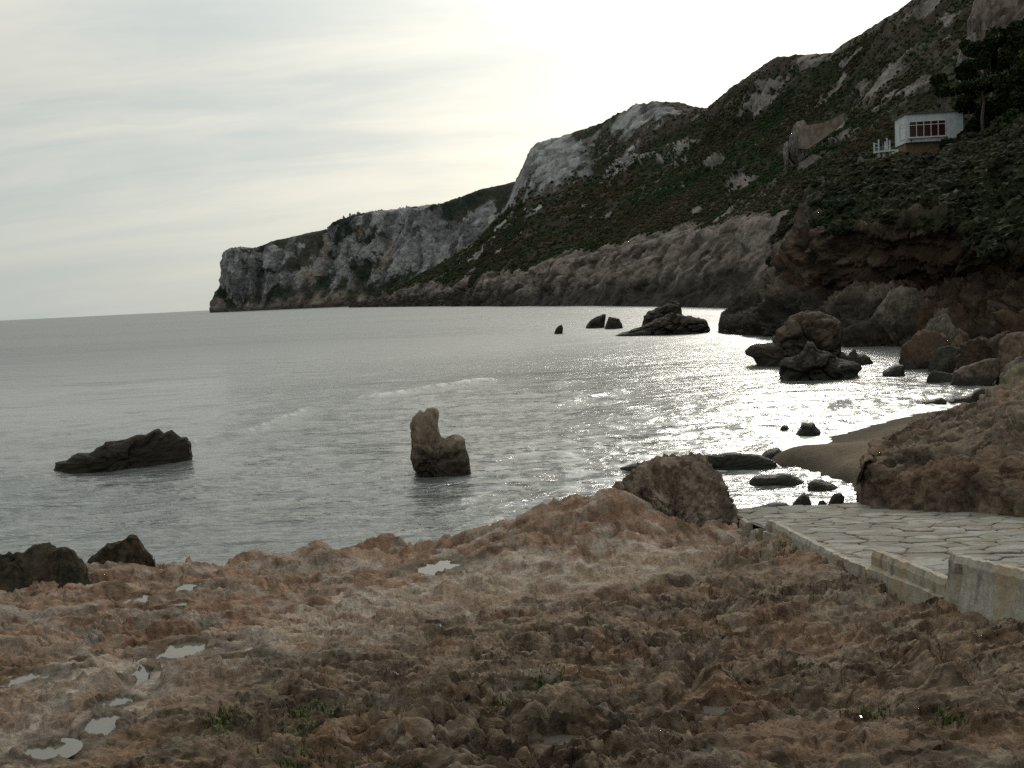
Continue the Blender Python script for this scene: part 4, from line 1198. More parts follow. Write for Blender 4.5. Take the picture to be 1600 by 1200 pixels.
star_rock('sea_rock', 'low dark horned rock just right of the jagged slab', [(1308, 568), (1311, 553), (1316, 549), (1321, 558), (1328, 552), (1335, 543), (1340, 553), (1350, 553), (1358, 558), (1364, 566)], dist_w(1338, 568), 1.0, DARK, 11, (100, 34), amp=.03, center=(1336, 566))
star_rock('sea_rock', 'small dark wedge rock alone between the slab and the shore boulders', [(1379, 582), (1390, 574), (1400, 570), (1412, 570), (1414, 586)], dist_w(1397, 585), .8, DARK, 12, (70, 26), amp=.035)

# boulders along the right shore
B = 'boulders heaped below the cliff'
star_rock('boulder', 'largest shore boulder, blunt and rust topped, nearest the open cove', [(1408, 572), (1407, 550), (1412, 540), (1425, 531), (1432, 522), (1445, 516), (1462, 517), (1472, 521), (1480, 530), (1490, 545), (1492, 575)], dist_w(1445, 574), 2.3, RUST, 21, (130, 44), amp=.05, pw=.5, facets=11, blocky=2.0, cat='boulder', group=B, mat=M_BOULDER, crown_tint=(.068, .045, .03))
star_rock('boulder', 'long pale topped boulder lying behind the blunt rust topped one', [(1455, 548), (1458, 528), (1470, 521), (1485, 519), (1500, 514), (1512, 523), (1520, 548)], dist_w(1485, 572) + 2, 1.8, BROWN, 22, (100, 36), amp=.065, facets=11, blocky=2.0, cat='boulder', group=B, mat=M_BOULDER)
star_rock('boulder', 'dark cube like boulder wedged beneath the long pale topped one', [(1450, 578), (1455, 552), (1468, 545), (1485, 540), (1510, 545), (1512, 582)], dist_w(1480, 580), 1.4, DARK, 23, (90, 34), amp=.045, pw=.5, facets=11, blocky=2.0, cat='boulder', group=B, mat=M_BOULDER)
star_rock('boulder', 'wide rusty boulder with a jagged back in the middle of the shore heap', [(1490, 585), (1494, 560), (1502, 540), (1515, 532), (1530, 528), (1545, 533), (1558, 525), (1575, 518), (1590, 524), (1600, 545), (1602, 580)], dist_w(1540, 590) + 1, 2.0, RUST, 24, (130, 44), amp=.065, facets=11, blocky=2.0, cat='boulder', group=B, mat=M_BOULDER)
star_rock('boulder', 'slab boulder with a pale sloping wet top close to the water', [(1486, 598), (1492, 580), (1505, 573), (1525, 567), (1545, 560), (1562, 560), (1565, 575), (1560, 590), (1550, 600)], dist_w(1525, 601), 1.3, ((.045, .034, .026), (.15, .11, .083)), 25, (110, 40), amp=.04, facets=11, blocky=2.0, cat='boulder', group=B, mat=M_BOULDER)
star_rock('boulder', 'dark upright boulder at the foot of the cliff behind the heap', [(1440, 530), (1448, 510), (1462, 497), (1478, 490), (1486, 497), (1492, 515), (1495, 535)], 56, 2.2, ((.05, .045, .035), (.13, .11, .085)), 26, (90, 34), amp=.065, facets=11, blocky=2.0, cat='boulder', group=B, mat=M_BOULDER)
star_rock('boulder', 'dark rounded boulder half under the cliff at the right end of the heap', [(1560, 560), (1562, 540), (1575, 524), (1590, 520), (1612, 520), (1630, 535), (1635, 575)], 45, 1.8, BROWN, 27, (90, 34), amp=.065, facets=11, blocky=2.0, cat='boulder', group=B, mat=M_BOULDER)
star_rock('boulder', 'mossy sloping boulder where the rock bank meets the shore heap', [(1548, 628), (1555, 612), (1566, 596), (1580, 580), (1600, 568), (1640, 560), (1660, 620)], 30, 1.3, ((.05, .05, .028), (.16, .13, .08)), 28, (100, 36), amp=.065, facets=11, blocky=2.0, cat='boulder', group=B, mat=M_BOULDER)
star_rock('boulder', 'grey angular boulder behind the mossy sloping one', [(1562, 600), (1566, 575), (1580, 562), (1600, 555), (1640, 556), (1645, 600)], 36, 1.2, GREY, 29, (90, 34), amp=.065, facets=11, blocky=2.0, cat='boulder', group=B, mat=M_BOULDER)
star_rock('boulder', 'small dark stone in the water beside the pale wet slab', [(1447, 594), (1450, 584), (1460, 579), (1475, 581), (1490, 585), (1494, 597)], dist_w(1470, 596), .8, DARK, 30, (80, 30), amp=.04, facets=11, blocky=2.0, cat='boulder', group=B, mat=M_BOULDER)
star_rock('boulder', 'huge leaning grey block resting against the foot of the cliff', [(1350, 520), (1372, 480), (1390, 456), (1412, 446), (1432, 450), (1448, 470), (1442, 500), (1440, 530)], 72, 3.2, ((.055, .047, .037), (.15, .125, .098)), 31, (120, 40), amp=.045, facets=11, blocky=2.0, cat='boulder', group=B, mat=M_CLIFF)
star_rock('boulder', 'low broad dark block left of the huge leaning one by the water', [(1315, 538), (1318, 515), (1335, 505), (1352, 498), (1368, 500), (1390, 512), (1412, 512), (1420, 540)], 71, 2.6, DARK, 32, (110, 38), amp=.045, facets=11, blocky=2.0, cat='boulder', group=B, mat=M_CLIFF)

# stones in the surf and the tidal water by the beach
G = 'dark stones in the shallow water by the sand'
star_rock('surf_rock', 'notched dark rock breaking the surf just off the sand', [(1244, 677), (1251, 668), (1252, 661), (1257, 660), (1262, 662), (1271, 660), (1276, 668), (1282, 674)], dist_w(1262, 677), .45, DARK, 41, (80, 30), below=.3, amp=.04, group=G)
star_rock('surf_rock', 'tiny flat rock left of the notched one in the surf', [(1219, 670), (1222, 665), (1230, 665), (1233, 671)], dist_w(1226, 671), .22, DARK, 42, (50, 20), below=.2, amp=.04, group=G)
star_rock('surf_rock', 'long thin dark rock awash along the shore, left of its twin', [(1430, 630), (1440, 627), (1458, 624), (1470, 621), (1480, 626), (1479, 629)], dist_w(1455, 630), .4, DARK, 43, (80, 26), below=.3, amp=.02, group=G, center=(1457, 631))
star_rock('surf_rock', 'long dark rock with a raised right end by the mossy boulder', [(1482, 627), (1490, 621), (1505, 619), (1518, 616), (1524, 609), (1535, 606), (1546, 608), (1543, 615), (1538, 627)], dist_w(1512, 628), .5, DARK, 44, (90, 30), below=.3, amp=.025, group=G, center=(1512, 628))
star_rock('surf_rock', 'long low reef of black rock between the bay and the sand spit', [(970, 731), (985, 726), (1010, 722), (1040, 718), (1060, 715), (1090, 713), (1115, 710), (1140, 707), (1160, 708), (1185, 711), (1200, 716), (1212, 722)], dist_w(1090, 731), .4, DARK, 45, (200, 40), below=.3, amp=.05, group=G, center=(1095, 730))
star_rock('surf_rock', 'flat black rock at the tip of the sand spit', [(1188, 714), (1196, 706), (1205, 702), (1216, 700), (1222, 706), (1219, 713)], dist_w(1205, 714), .45, DARK, 46, (70, 26), below=.25, amp=.035, group=G)
star_rock('surf_rock', 'low dark rock in the middle of the tidal water, left one of two', [(1171, 751), (1178, 745), (1190, 743), (1205, 742), (1220, 740), (1235, 741), (1248, 748), (1256, 753)], dist_w(1212, 755), .35, DARK, 47, (90, 30), below=.25, amp=.025, group=G, center=(1212, 755))
star_rock('surf_rock', 'low brown rock in the tidal water towards the sand, right one of two', [(1262, 756), (1270, 750), (1282, 750), (1298, 755), (1310, 762)], dist_w(1286, 762), .35, ((.05, .038, .026), (.12, .085, .055)), 48, (80, 28), below=.25, amp=.03, group=G, center=(1286, 763))
star_rock('surf_rock', 'pointed brown stone at the foot of the paved ramp', [(1238, 788), (1246, 778), (1256, 771), (1264, 776), (1269, 790)], dist_w(1254, 790), .22, BROWN, 49, (70, 28), below=.3, amp=.035, group=G)
star_rock('surf_rock', 'flat black rock against the end of the paved ramp', [(1155, 800), (1175, 795), (1195, 790), (1212, 785), (1228, 786), (1236, 792), (1230, 800)], dist_w(1195, 800), .3, DARK, 50, (90, 28), below=.3, amp=.025, group=G, center=(1195, 801))
star_rock('surf_rock', 'small dark round stone beside the pointed brown one', [(1277, 790), (1280, 783), (1286, 781), (1292, 787), (1292, 792)], dist_w(1285, 791), .14, BROWN, 51, (50, 20), below=.3, amp=.035, group=G)
star_rock('surf_rock', 'dark stone between the ramp and the sand under the rock bank', [(1294, 788), (1298, 778), (1304, 771), (1314, 770), (1320, 777), (1318, 786)], dist_w(1306, 788), .22, DARK, 52, (60, 24), below=.3, amp=.035, group=G)

# rocks on the platform's edge
star_rock('rock_outcrop', 'big hump of brown rock at the right end of the foreground platform', [(905, 850), (925, 800), (948, 776), (968, 764), (985, 748), (995, 735), (1020, 731), (1048, 726), (1072, 722), (1095, 721), (1106, 728), (1116, 745), (1128, 758), (1140, 775), (1150, 796), (1153, 812), (1148, 850)], 14.5, 1.15, ((0.075, 0.054, 0.038), (0.215, 0.165, 0.122)), 61, (280, 140), amp=.075, facets=3, blocky=.35, pw=.72, cat='rock outcrop', mat=M_OUTC, below=.5, center=(1040, 815), lean=.35, fr=1.4)
star_rock('boulder', 'dark green brown boulder at the left edge beyond the platform', [(-60, 960), (-40, 880), (-10, 862), (8, 861), (20, 868), (36, 866), (50, 856), (66, 851), (86, 854), (100, 862), (118, 870), (128, 885), (132, 905)], 12.6, .8, ((.016, .014, .009), (.06, .046, .029)), 62, (150, 50), amp=.065, facets=11, blocky=2.0, cat='boulder', mat=M_OUTC, below=.6)
star_rock('boulder', 'dark rounded boulder with a pointed left shoulder beyond the platform edge', [(128, 905), (138, 880), (152, 868), (160, 856), (166, 849), (174, 852), (190, 846), (205, 840), (214, 842), (226, 856), (238, 872), (243, 884), (236, 900)], 14.0, .75, ((.018, .015, .009), (.065, .047, .030)), 63, (150, 50), amp=.045, facets=11, blocky=2.0, cat='boulder', mat=M_OUTC, below=.6)


# ------------------------------------------------------------------ paved ramp and its stepped kerb
M_CONC = mat_plain('old_concrete', (0.36, 0.32, 0.25), (0.52, 0.49, 0.42), 3.0, 0.85, 0.35, 0.01, 0.2)
t = NT(M_CONC.node_tree)
co = t.n('ShaderNodeNewGeometry').outputs['Position']
na_ = t.noise(co, 2.2, 6.0, .62); nb_ = t.noise(co, 14., 6.0, .65)
mpv = t.n('ShaderNodeMapping', {0: co}); mpv.inputs['Scale'].default_value = (9, 9, 1.1)
run = t.noise(mpv.outputs[0], .8, 6.0, .68)
c0 = t.mix(t.maprange(nb_, .35, .65, 0, 1), (0.22, 0.198, 0.158, 1), (0.33, 0.302, 0.252, 1))
c0 = t.mix(t.math('MULTIPLY', t.maprange(na_, .45, .62, 0, 1), .65), c0, (0.27, 0.195, 0.105, 1))
c0 = t.mix(t.math('MULTIPLY', t.maprange(run, .50, .68, 0, 1), .85), c0, (0.095, 0.085, 0.07, 1))
bp = t.n('ShaderNodeBump', {'Strength': .9, 'Distance': .02, 'Height': t.math('ADD', nb_, na_)})
bs = t.n('ShaderNodeBsdfPrincipled', {'Base Color': c0, 'Roughness': .85, 'Normal': bp.outputs[0]})
t.n('ShaderNodeOutputMaterial', {0: bs.outputs[0]})

M_FLAG = bpy.data.materials.new('paving_stone'); M_FLAG.use_nodes = True
t = NT(M_FLAG.node_tree)
co = t.n('ShaderNodeNewGeometry').outputs['Position']
oi = t.n('ShaderNodeObjectInfo').outputs['Random']
a_ = t.noise(co, 5.0, 6.0, .6); b_ = t.noise(co, 30., 5.0, .65)
c0 = t.mix(t.maprange(oi, 0, 1, 0, 1, False), (0.17, 0.162, 0.142, 1), (0.29, 0.276, 0.245, 1))
c0 = t.mix(t.math('MULTIPLY', t.maprange(a_, .44, .60, 0, 1), .75), c0, (0.155, 0.117, 0.078, 1))
c0 = t.mix(t.math('MULTIPLY', t.maprange(b_, .45, .65, 0, 1), .55), c0, (0.11, 0.104, 0.094, 1))
bp = t.n('ShaderNodeBump', {'Strength': .6, 'Distance': .015, 'Height': t.math('ADD', t.math('MULTIPLY', a_, 1.5), t.math('MULTIPLY', b_, .5))})
bs = t.n('ShaderNodeBsdfPrincipled', {'Base Color': c0, 'Roughness': .85, 'Normal': bp.outputs[0]})
bs.inputs['Specular IOR Level'].default_value = .10
t.n('ShaderNodeOutputMaterial', {0: bs.outputs[0]})


M_MORTAR = mat_plain('mortar', (0.07, 0.064, 0.054), (0.13, 0.12, 0.10), 6.0, .9, .6, .02)


def build_ramp():
    rs = np.random.RandomState(4)
    x0, x1, y0, y1 = RAMP_X0 + .07, 7.6, 3.6, 15.1
    # concrete bed
    ys = np.linspace(y0, y1, 40)
    V = []
    for y in ys:
        zb = float(ramp_z(y)) - .016
        V += [(x0 - .03, y, zb), (x1, y, zb)]
    n = len(ys)
    V += [(x0 - .03, y1, -.4), (x1, y1, -.4)]
    Q = [[2 * i, 2 * i + 1, 2 * i + 3, 2 * i + 2] for i in range(n - 1)] + [[2 * n - 2, 2 * n - 1, 2 * n + 1, 2 * n]]
    ramp = mesh_np('paved_ramp', np.array(V), np.array(Q), M_MORTAR, smooth=False)
    tag(ramp, 'ramp paved with irregular pale stones running down to the cove', kind='structure')
    # irregular flags: cells of jittered seeds, clipped to their neighbours
    seeds = []
    y = y0 - .2
    while y < y1 + .3:
        hrow = rs.uniform(.19, .29)
        x = x0 - rs.uniform(0, .4)
        while x < x1 + .3:
            wst = rs.uniform(.26, .58)
            seeds.append((x + wst / 2 + rs.uniform(-.05, .05), y + hrow / 2 + rs.uniform(-.09, .09)))
            x += wst
        y += hrow
    seeds = np.array(seeds)
    restV, restF = [], []
    for k, s in enumerate(seeds):
        poly = [(x0, y0), (x1, y0), (x1, y1), (x0, y1)]
        dd = np.hypot(*(seeds - s).T)
        for j in np.argsort(dd)[1:18]:
            o2 = seeds[j]
            mx, my = (s + o2) / 2; nx, ny = o2 - s
            out = []
            for (p, q) in zip(poly, poly[1:] + poly[:1]):
                a = (p[0] - mx) * nx + (p[1] - my) * ny; b = (q[0] - mx) * nx + (q[1] - my) * ny
                if a <= 0: out.append(p)
                if a * b < 0:
                    f = a / (a - b); out.append((p[0] + f * (q[0] - p[0]), p[1] + f * (q[1] - p[1])))
            poly = out
            if len(poly) < 3: break
        if len(poly) < 3: continue
        P = np.array(poly); c = P.mean(0)
        if np.hypot(*(P.max(0) - P.min(0))) < .15: continue
        # what the picture can show of it
        az_ = math.degrees(math.atan2(c[0], c[1]))
        outside = az_ > 28.5 or c[1] < 4.6 or (c[0] > 5.9 and c[1] > 13.6)
        # trim a joint, round the corners a little
        L = np.linalg.norm(P - c, axis=1)[:, None]
        P = c + (P - c) * (1 - np.minimum(.005 / L, .3))
        R = []
        m = len(P)
        for i in range(m):
            a, b, d = P[i - 1], P[i], P[(i + 1) % m]
            la = min(.06, .3 * np.linalg.norm(a - b)); ld = min(.06, .3 * np.linalg.norm(d - b))
            R.append(b + (a - b) / max(np.linalg.norm(a - b), 1e-6) * la)
            R.append(b + ((a + d) / 2 - b) * .06)
            R.append(b + (d - b) / max(np.linalg.norm(d - b), 1e-6) * ld)
        R = np.array(R) + rs.normal(0, .006, (3 * m, 2))
        zc = float(ramp_z(c[1])); slope = (float(ramp_z(c[1] + .15)) - float(ramp_z(c[1] - .15))) / .3
        lift = rs.uniform(-.004, .010); tx, ty = rs.normal(0, .02, 2)
        zf = lambda q: zc + lift + (slope + ty) * (q[1] - c[1]) + tx * (q[0] - c[0])
        nR = len(R)
        inn = c + (R - c) * .94
        vs = [(q[0] - c[0], q[1] - c[1], zf(q) - .05 - zc) for q in R] + [(q[0] - c[0], q[1] - c[1], zf(q) - .008 - zc) for q in R] + [(q[0] - c[0], q[1] - c[1], zf(q) - zc) for q in inn]
        fs = [[i, (i + 1) % nR, nR + (i + 1) % nR, nR + i] for i in range(nR)] + [[nR + i, nR + (i + 1) % nR, 2 * nR + (i + 1) % nR, 2 * nR + i] for i in range(nR)] + [[2 * nR + i for i in range(nR)]]
        if outside:      # beyond the picture's edge: joined as one
            b0 = len(restV)
            restV += [(p[0] + c[0], p[1] + c[1], p[2] + zc) for p in vs]; restF += [[b0 + i for i in f] for f in fs]
            continue
        me = bpy.data.meshes.new('paving_stone'); me.from_pydata(vs, [], fs); me.update()
        o = link_mesh('paving_stone', me, M_FLAG, ramp)
        o.location = (c[0], c[1], zc)
    me = bpy.data.meshes.new('paving_stones'); me.from_pydata(restV, [], restF); me.update()
    tag(link_mesh('paving_stones', me, M_FLAG, ramp), kind='stuff')


build_ramp()


def kerb(label, pts_top, pts_bot, T=.10, hole=0.0):
    """one upstand of the stepped kerb: a thick slab whose top runs level-ish and whose foot follows the rock"""
    n = 90
    ya, za = pts_top[0]; yb, zb = pts_top[1]
    rs = np.random.RandomState(int(ya * 100))
    ys = np.linspace(ya, yb, n)
    top = np.interp(ys, [yb, ya], [zb, za]) + .012 * pn2(ys * 3, ys * 0 + 3.3, 2) + .012 * pn2(ys * 11, ys * 0 + .4, 3)
    bot = np.interp(ys, [yb, ya], [pts_bot[1], pts_bot[0]])
    V = []
    for y, zt, zb_ in zip(ys, top, bot):
        w1 = .014 * float(pn2(np.array(y * 4), np.array(1.3), 5)) + .003 * float(pn2(np.array(y * 15), np.array(1.3), 6))
        g = hole * float(np.exp(-((y - ya + .16) / .05) ** 4))
        for (dx, z) in ((-T * .5 - .05 + w1, zb_ - .35), (-T * .5 - .035 + w1 + g, zb_ + .12), (-T * .5 + w1 + g, zt - .13), (-T * .5 + w1, zt - .05), (-T * .5 + .02 + w1, zt), (T * .5 - .02, zt), (T * .5, zt - .02), (T * .5, zb_ - .35)):
            V.append((RAMP_X0 + dx, y, z))
    m = 8
    F = []
    for i in range(n - 1):
        for k in range(m - 1):
            F.append([i * m + k, i * m + k + 1, (i + 1) * m + k + 1, (i + 1) * m + k])
    F.append(list(range(m))[::-1]); F.append([(n - 1) * m + k for k in range(m)])
    org = np.array([RAMP_X0, (ya + yb) / 2, min(pts_bot)])
    me = bpy.data.meshes.new('kerb_wall'); me.from_pydata([tuple(np.array(v) - org) for v in V], [], F); me.update()
    o = link_mesh('kerb_wall', me, M_CONC); o.location = org
    b = bmesh.new(); b.from_mesh(me); bmesh.ops.recalc_face_normals(b, faces=b.faces); b.to_mesh(me); b.free()
    tag(o, label, 'kerb wall', 'stepped kerb walls along the paved ramp')
    return o


kerb('nearest and tallest white kerb wall with a dark groove at its left end', ((7.06, 2.50), (3.6, 3.04)), (2.05, 2.5), hole=.055)
kerb('second white kerb wall from the camera, wedge shaped and streaked', ((8.60, 2.13), (7.12, 2.30)), (1.85, 2.05))
kerb('longest white kerb wall, farther along the ramp, ochre stained', ((12.3, 1.57), (8.66, 1.915)), (1.3, 1.85))
kerb('short broken stub of kerb between the hump of rock and the longest kerb wall', ((13.17, 1.23), (12.7, 1.36)), (1.0, 1.2))
kerb('narrow end stub of kerb touching the hump of rock', ((13.8, 1.25), (13.4, 1.28)), (.95, 1.05))


# ------------------------------------------------------------------ house above the cliff
M_WHITE = mat_plain('white_render', (0.36, 0.38, 0.39), (0.48, 0.49, 0.49), 1.5, .85, .2, .02)
M_ROOF = mat_plain('roof_edge', (0.05, 0.045, 0.042), (0.09, 0.08, 0.07), 3.0, .8)
M_BRICKY = mat_plain('brown_plinth', (0.10, 0.065, 0.042), (0.17, 0.11, 0.07), 4.0, .9, .4, .03)
M_PANE = mat_plain('curtained_pane', (0.022, 0.009, 0.007), (0.040, 0.014, 0.010), 2.0, .25, spec=.25)
M_PANE2 = mat_plain('grey_pane', (0.10, 0.12, 0.13), (0.16, 0.18, 0.19), 2.0, .12, spec=.5)
M_FRAME = mat_plain('window_frame', (0.42, 0.40, 0.37), (0.5, 0.48, 0.45), 3.0, .6)
M_IRON = mat_plain('dark_iron', (0.02, 0.02, 0.02), (0.04, 0.04, 0.04), 5.0, .5)


def build_house():
    az = math.atan2(*ray(1416, 233)[:2])
    f = np.array([math.sin(az), math.cos(az), 0]); rt = np.array([f[1], -f[0], 0])
    a = math.radians(18)
    e = rt * math.cos(a) + f * math.sin(a)
    rz = math.atan2(e[1], e[0])
    o = at_d(1416, 233, 128.0)
    h = empty('house', o, rz)
    tag(h, 'small flat roofed white house with a band of dark red windows, on the slope', 'house')
    MB().box((3.25, 2.0, 2.35), (6.5, 4.0, 3.2)).box((5.55, 2.0, -.4), (1.9, 3.98, 2.3)).build('wall', M_WHITE, h)
    MB().box((2.35, 2.2, -.35), (4.4, 3.3, 2.2)).build('plinth', M_BRICKY, h)
    MB().box((3.25, 2.0, 4.02), (6.9, 4.4, .14)).build('roof', M_ROOF, h)
    MB().box((7.15, 2.6, 1.6), (1.3, 2.6, 3.2)).build('annexe', M_WHITE, h)
    MB().box((7.2, 2.6, 3.25), (1.5, 2.9, .1)).build('annexe_roof', M_ROOF, h)
    wn = MB().box((2.42, -.03, 3.09), (4.2, .10, .09)).box((2.42, -.03, 1.30), (4.2, .10, .09)).box((2.42, -.03, 2.68), (4.2, .09, .07))
    for i in range(6):
        wn.box((.36 + i * .824, -.031, 2.2), (.08, .092, 1.7))
    wn = wn.build('window', M_FRAME, h)
    for i in range(5):
        MB().box((.77 + i * .824, -.008, 1.99), (.744, .02, 1.31)).build('pane', M_PANE, wn)
        MB().box((.77 + i * .824, -.008, 2.88), (.744, .02, .33)).build('transom_pane', M_PANE, wn)
    MB().box((2.42, -.09, 1.21), (4.5, .22, .08)).build('window_sill', M_WHITE, h)
    sw = MB().box((-.02, 1.2, 2.95), (.08, 1.9, .08)).box((-.02, 1.2, 1.25), (.08, 1.9, .08)).box((-.02, .25, 2.1), (.08, .08, 1.7)).box((-.02, 2.15, 2.1), (.08, .08, 1.7)).box((-.02, 1.2, 2.6), (.07, 1.9, .05)).build('window', M_FRAME, h)
    MB().box((-.005, 1.2, 2.1), (.02, 1.8, 1.62)).build('pane', M_PANE2, sw)
    for x in (.55, 4.62):
        MB().box((x, -.09, .98), (.12, .18, .30)).box((x, -.05, 1.16), (.06, .1, .06)).build('wall_lamp', M_IRON, h)
    MB().tube([(6.55, -.06, 3.9), (6.55, -.06, 3.2), (7.1, -.05, 1.6), (7.15, -.05, .2)], [.06] * 4, 6).build('downpipe', M_IRON, h)
    # terrace with balusters and stair, standing beside the house
    t = empty('terrace', o + rt * -2.7 + f * .2 + np.array([0, 0, -.05]), math.atan2(rt[1], rt[0]))
    tag(t, 'little white balustraded terrace on legs left of the white house', 'terrace')
    MB().prism([(-.9, -.2), (-.55, -.75), (.2, -.9), (.95, -.7), (1.0, .8), (-.9, .8)], -.12, .08).build('floor_slab', M_WHITE, t)
    for (x, y, hh) in ((-.82, -.1, 1.0), (-.3, -.72, 1.25), (.42, -.78, .95), (.62, -.74, 1.35), (.9, -.6, 1.1)):
        MB().box((x, y, .08 + hh / 2), (.16, .16, hh)).box((x, y, .08 + hh), (.22, .22, .07)).build('post', M_WHITE, t)
    MB().box((-.56, -.41, .95), (.10, .82, .09), math.radians(-40)).box((-.56, -.41, .55), (.07, .82, .06), math.radians(-40)).build('rail', M_WHITE, t)
    MB().box((.6, -.72, .55), (.7, .1, .08)).build('rail', M_WHITE, t)
    for x in (-.3, .25):
        MB().box((x, -.3, -1.1), (.3, .35, 2.0)).build('leg', M_WHITE, t)
    for k in range(5):
        MB().box((1.2 + .16 * k, -.9, -.1 - .28 * k), (.5, .9, .14)).build('step', M_WHITE, t)
    MB().box((1.35, -.3, -.55), (1.0, .25, 1.3)).build('stair_wall', M_WHITE, t)


build_house()

# ------------------------------------------------------------------ ground lookup, trees, shrubs, retaining walls
_gp = np.vstack([PD.reshape(-1, 3)[::3], PA.reshape(-1, 3)[::3]])


def ground(x, y, rad=3.0):
    d2 = (_gp[:, 0] - x) ** 2 + (_gp[:, 1] - y) ** 2
    k = np.argsort(d2)[:10]
    k = k[d2[k] < rad * rad * 4] if (d2[k] < rad * rad * 4).any() else k[:1]
    return float(np.median(_gp[k, 2]))


def mat_leaf(name, c0, c1):
    m = bpy.data.materials.new(name); m.use_nodes = True
    t = NT(m.node_tree)
    geo = t.n('ShaderNodeNewGeometry')
    nz = t.noise(geo.outputs['Position'], .9, 3.0)
    col = t.mix(t.maprange(nz, .35, .65, 0, 1), rgba(c0), rgba(c1))
    k = t.maprange(t.n('ShaderNodeObjectInfo').outputs['Random'], 0, 1, .7, 1.3, False)
    col = t.mix(1.0, col, t.n('ShaderNodeCombineColor', {0: k, 1: k, 2: k}).outputs[0], 'MULTIPLY')
    bs = t.n('ShaderNodeBsdfPrincipled', {'Base Color': col, 'Roughness': .85})
    bs.inputs['Specular IOR Level'].default_value = .1
    t.n('ShaderNodeOutputMaterial', {0: bs.outputs[0]})
    return m


M_PINE = mat_leaf('pine_needles', (0.016, 0.026, 0.010), (0.034, 0.045, 0.018))
M_BUSH = mat_leaf('shrub_leaves', (0.020, 0.030, 0.011), (0.040, 0.046, 0.020))
M_BARK = mat_plain('bark', (0.07, 0.055, 0.045), (0.14, 0.115, 0.095), 6.0, .9, .5, .03)


def tuft_mesh(name, centres, size, rs, mat, flat=.5):
    n = len(centres)
    k = 2
    V = np.zeros((n, k, 4, 3))
    for q in range(k):
        a = rs.normal(size=(n, 3)); a[:, 2] *= flat; a /= np.linalg.norm(a, axis=1)[:, None]
        b = np.cross(a, rs.normal(size=(n, 3))); b /= np.maximum(np.linalg.norm(b, axis=1), 1e-6)[:, None]
        s = rs.uniform(.5, 1.2, (n, 1)) * size
        V[:, q, 0] = centres - a * s; V[:, q, 1] = centres - b * s * .45; V[:, q, 2] = centres + a * s; V[:, q, 3] = centres + b * s * .5
    me = bpy.data.meshes.new(name)
    Vf = V.reshape(-1, 3)
    me.vertices.add(len(Vf)); me.vertices.foreach_set('co', Vf.astype(np.float32).ravel())
    nf = n * k
    me.loops.add(nf * 4); me.loops.foreach_set('vertex_index', np.arange(nf * 4, dtype=np.int32))
    me.polygons.add(nf); me.polygons.foreach_set('loop_start', np.arange(0, nf * 4, 4, dtype=np.int32))
    me.update(calc_edges=True); me.materials.append(mat)
    return me


def crown_points(n, rs, blobs):
    pts = []
    for (c, r, wgt) in blobs:
        m = int(n * wgt)
        d = rs.normal(size=(m, 3)); d /= np.linalg.norm(d, axis=1)[:, None]
        rad = rs.uniform(.45, 1.0, (m, 1)) ** .6
        pts.append(np.array(c) + d * rad * np.array(r))
    return np.vstack(pts)


def pine(label, cx, cy, d, wpx, hpx, seed, umbrella=False, leanx=0.0):
    """crown centred at a photo point, wpx by hpx large; trunk down to the slope"""
    rs = np.random.RandomState(seed)
    c = at_d(cx, cy, d)
    s = d / FPX
    w_, h_ = wpx * s / 2, hpx * s / 2
    bx = c[0] + leanx * s; by = c[1] + .5
    gz = min(ground(bx, by), c[2] - h_ - .5)
    root = empty('pine_tree', (bx, by, gz))
    tag(root, label, 'tree', 'pines on the slope beside the house')
    rel = c - np.array([bx, by, gz])
    blobs = []
    nb = 9 if not umbrella else 11
    for k in range(nb):
        a = rs.uniform(0, 2 * np.pi); q = rs.uniform(.2, .75)
        zc = rs.uniform(-.6, .75) if not umbrella else rs.uniform(-.15, .35)
        br = rs.uniform(.32, .55)
        blobs.append((rel + np.array([math.cos(a) * q * w_, math.sin(a) * q * w_, zc * h_]), (w_ * br, w_ * br, h_ * (br if not umbrella else .38)), 1.0 / nb))
    link_mesh('crown', tuft_mesh('crown', crown_points(3600, rs, blobs), .30, rs, M_PINE), None, root)
    tr = MB()
    top = rel + np.array([0, 0, -.1 * h_])
    mid1 = top * .35 + np.array([rs.uniform(-.3, .3), rs.uniform(-.3, .3), 0]); mid2 = top * .7 + np.array([rs.uniform(-.3, .3), 0, 0])
    r0 = .22
    tr.tube([(0, 0, -.6), tuple(mid1), tuple(mid2), tuple(top)], [r0, r0 * .8, r0 * .6, r0 * .3], 7)
    for b in blobs[:6]:
        st = mid2 + (top - mid2) * rs.uniform(-.3, .6)
        tr.tube([tuple(st), tuple((st + b[0]) / 2 + np.array([0, 0, .15])), tuple(b[0])], [r0 * .4, r0 * .28, r0 * .1], 5)
    tr.build('trunk', M_BARK, root, smooth=True)


pine('umbrella pine with a flat spreading crown and bare leaning trunks right of the house', 1533, 132, 124, 78, 34, 1, True, 6)
pine('young pine with a slim trunk rising just behind the right end of the house', 1512, 160, 130, 40, 34, 2, False, 10)
pine('dark round pine above and behind the umbrella pine', 1548, 92, 140, 52, 46, 3)
pine('tallest dark pine at the upper right edge of the slope', 1585, 72, 138, 62, 60, 4)
pine('dark pine behind the roof of the house on its left side', 1478, 132, 150, 44, 34, 5)
pine('broad dark pine at the right edge level with the umbrella crown', 1592, 140, 120, 62, 66, 6)
pine('bushy pine low on the right edge below the broad dark one', 1585, 200, 116, 60, 56, 7)
pine('small pine between the umbrella trunks and the right edge', 1556, 185, 126, 36, 44, 8)
pine('low dark pine hanging over the cliff at the right edge', 1605, 262, 100, 60, 60, 9)
pine('small ragged pine above the roof between two taller pines', 1512, 112, 150, 38, 28, 10)

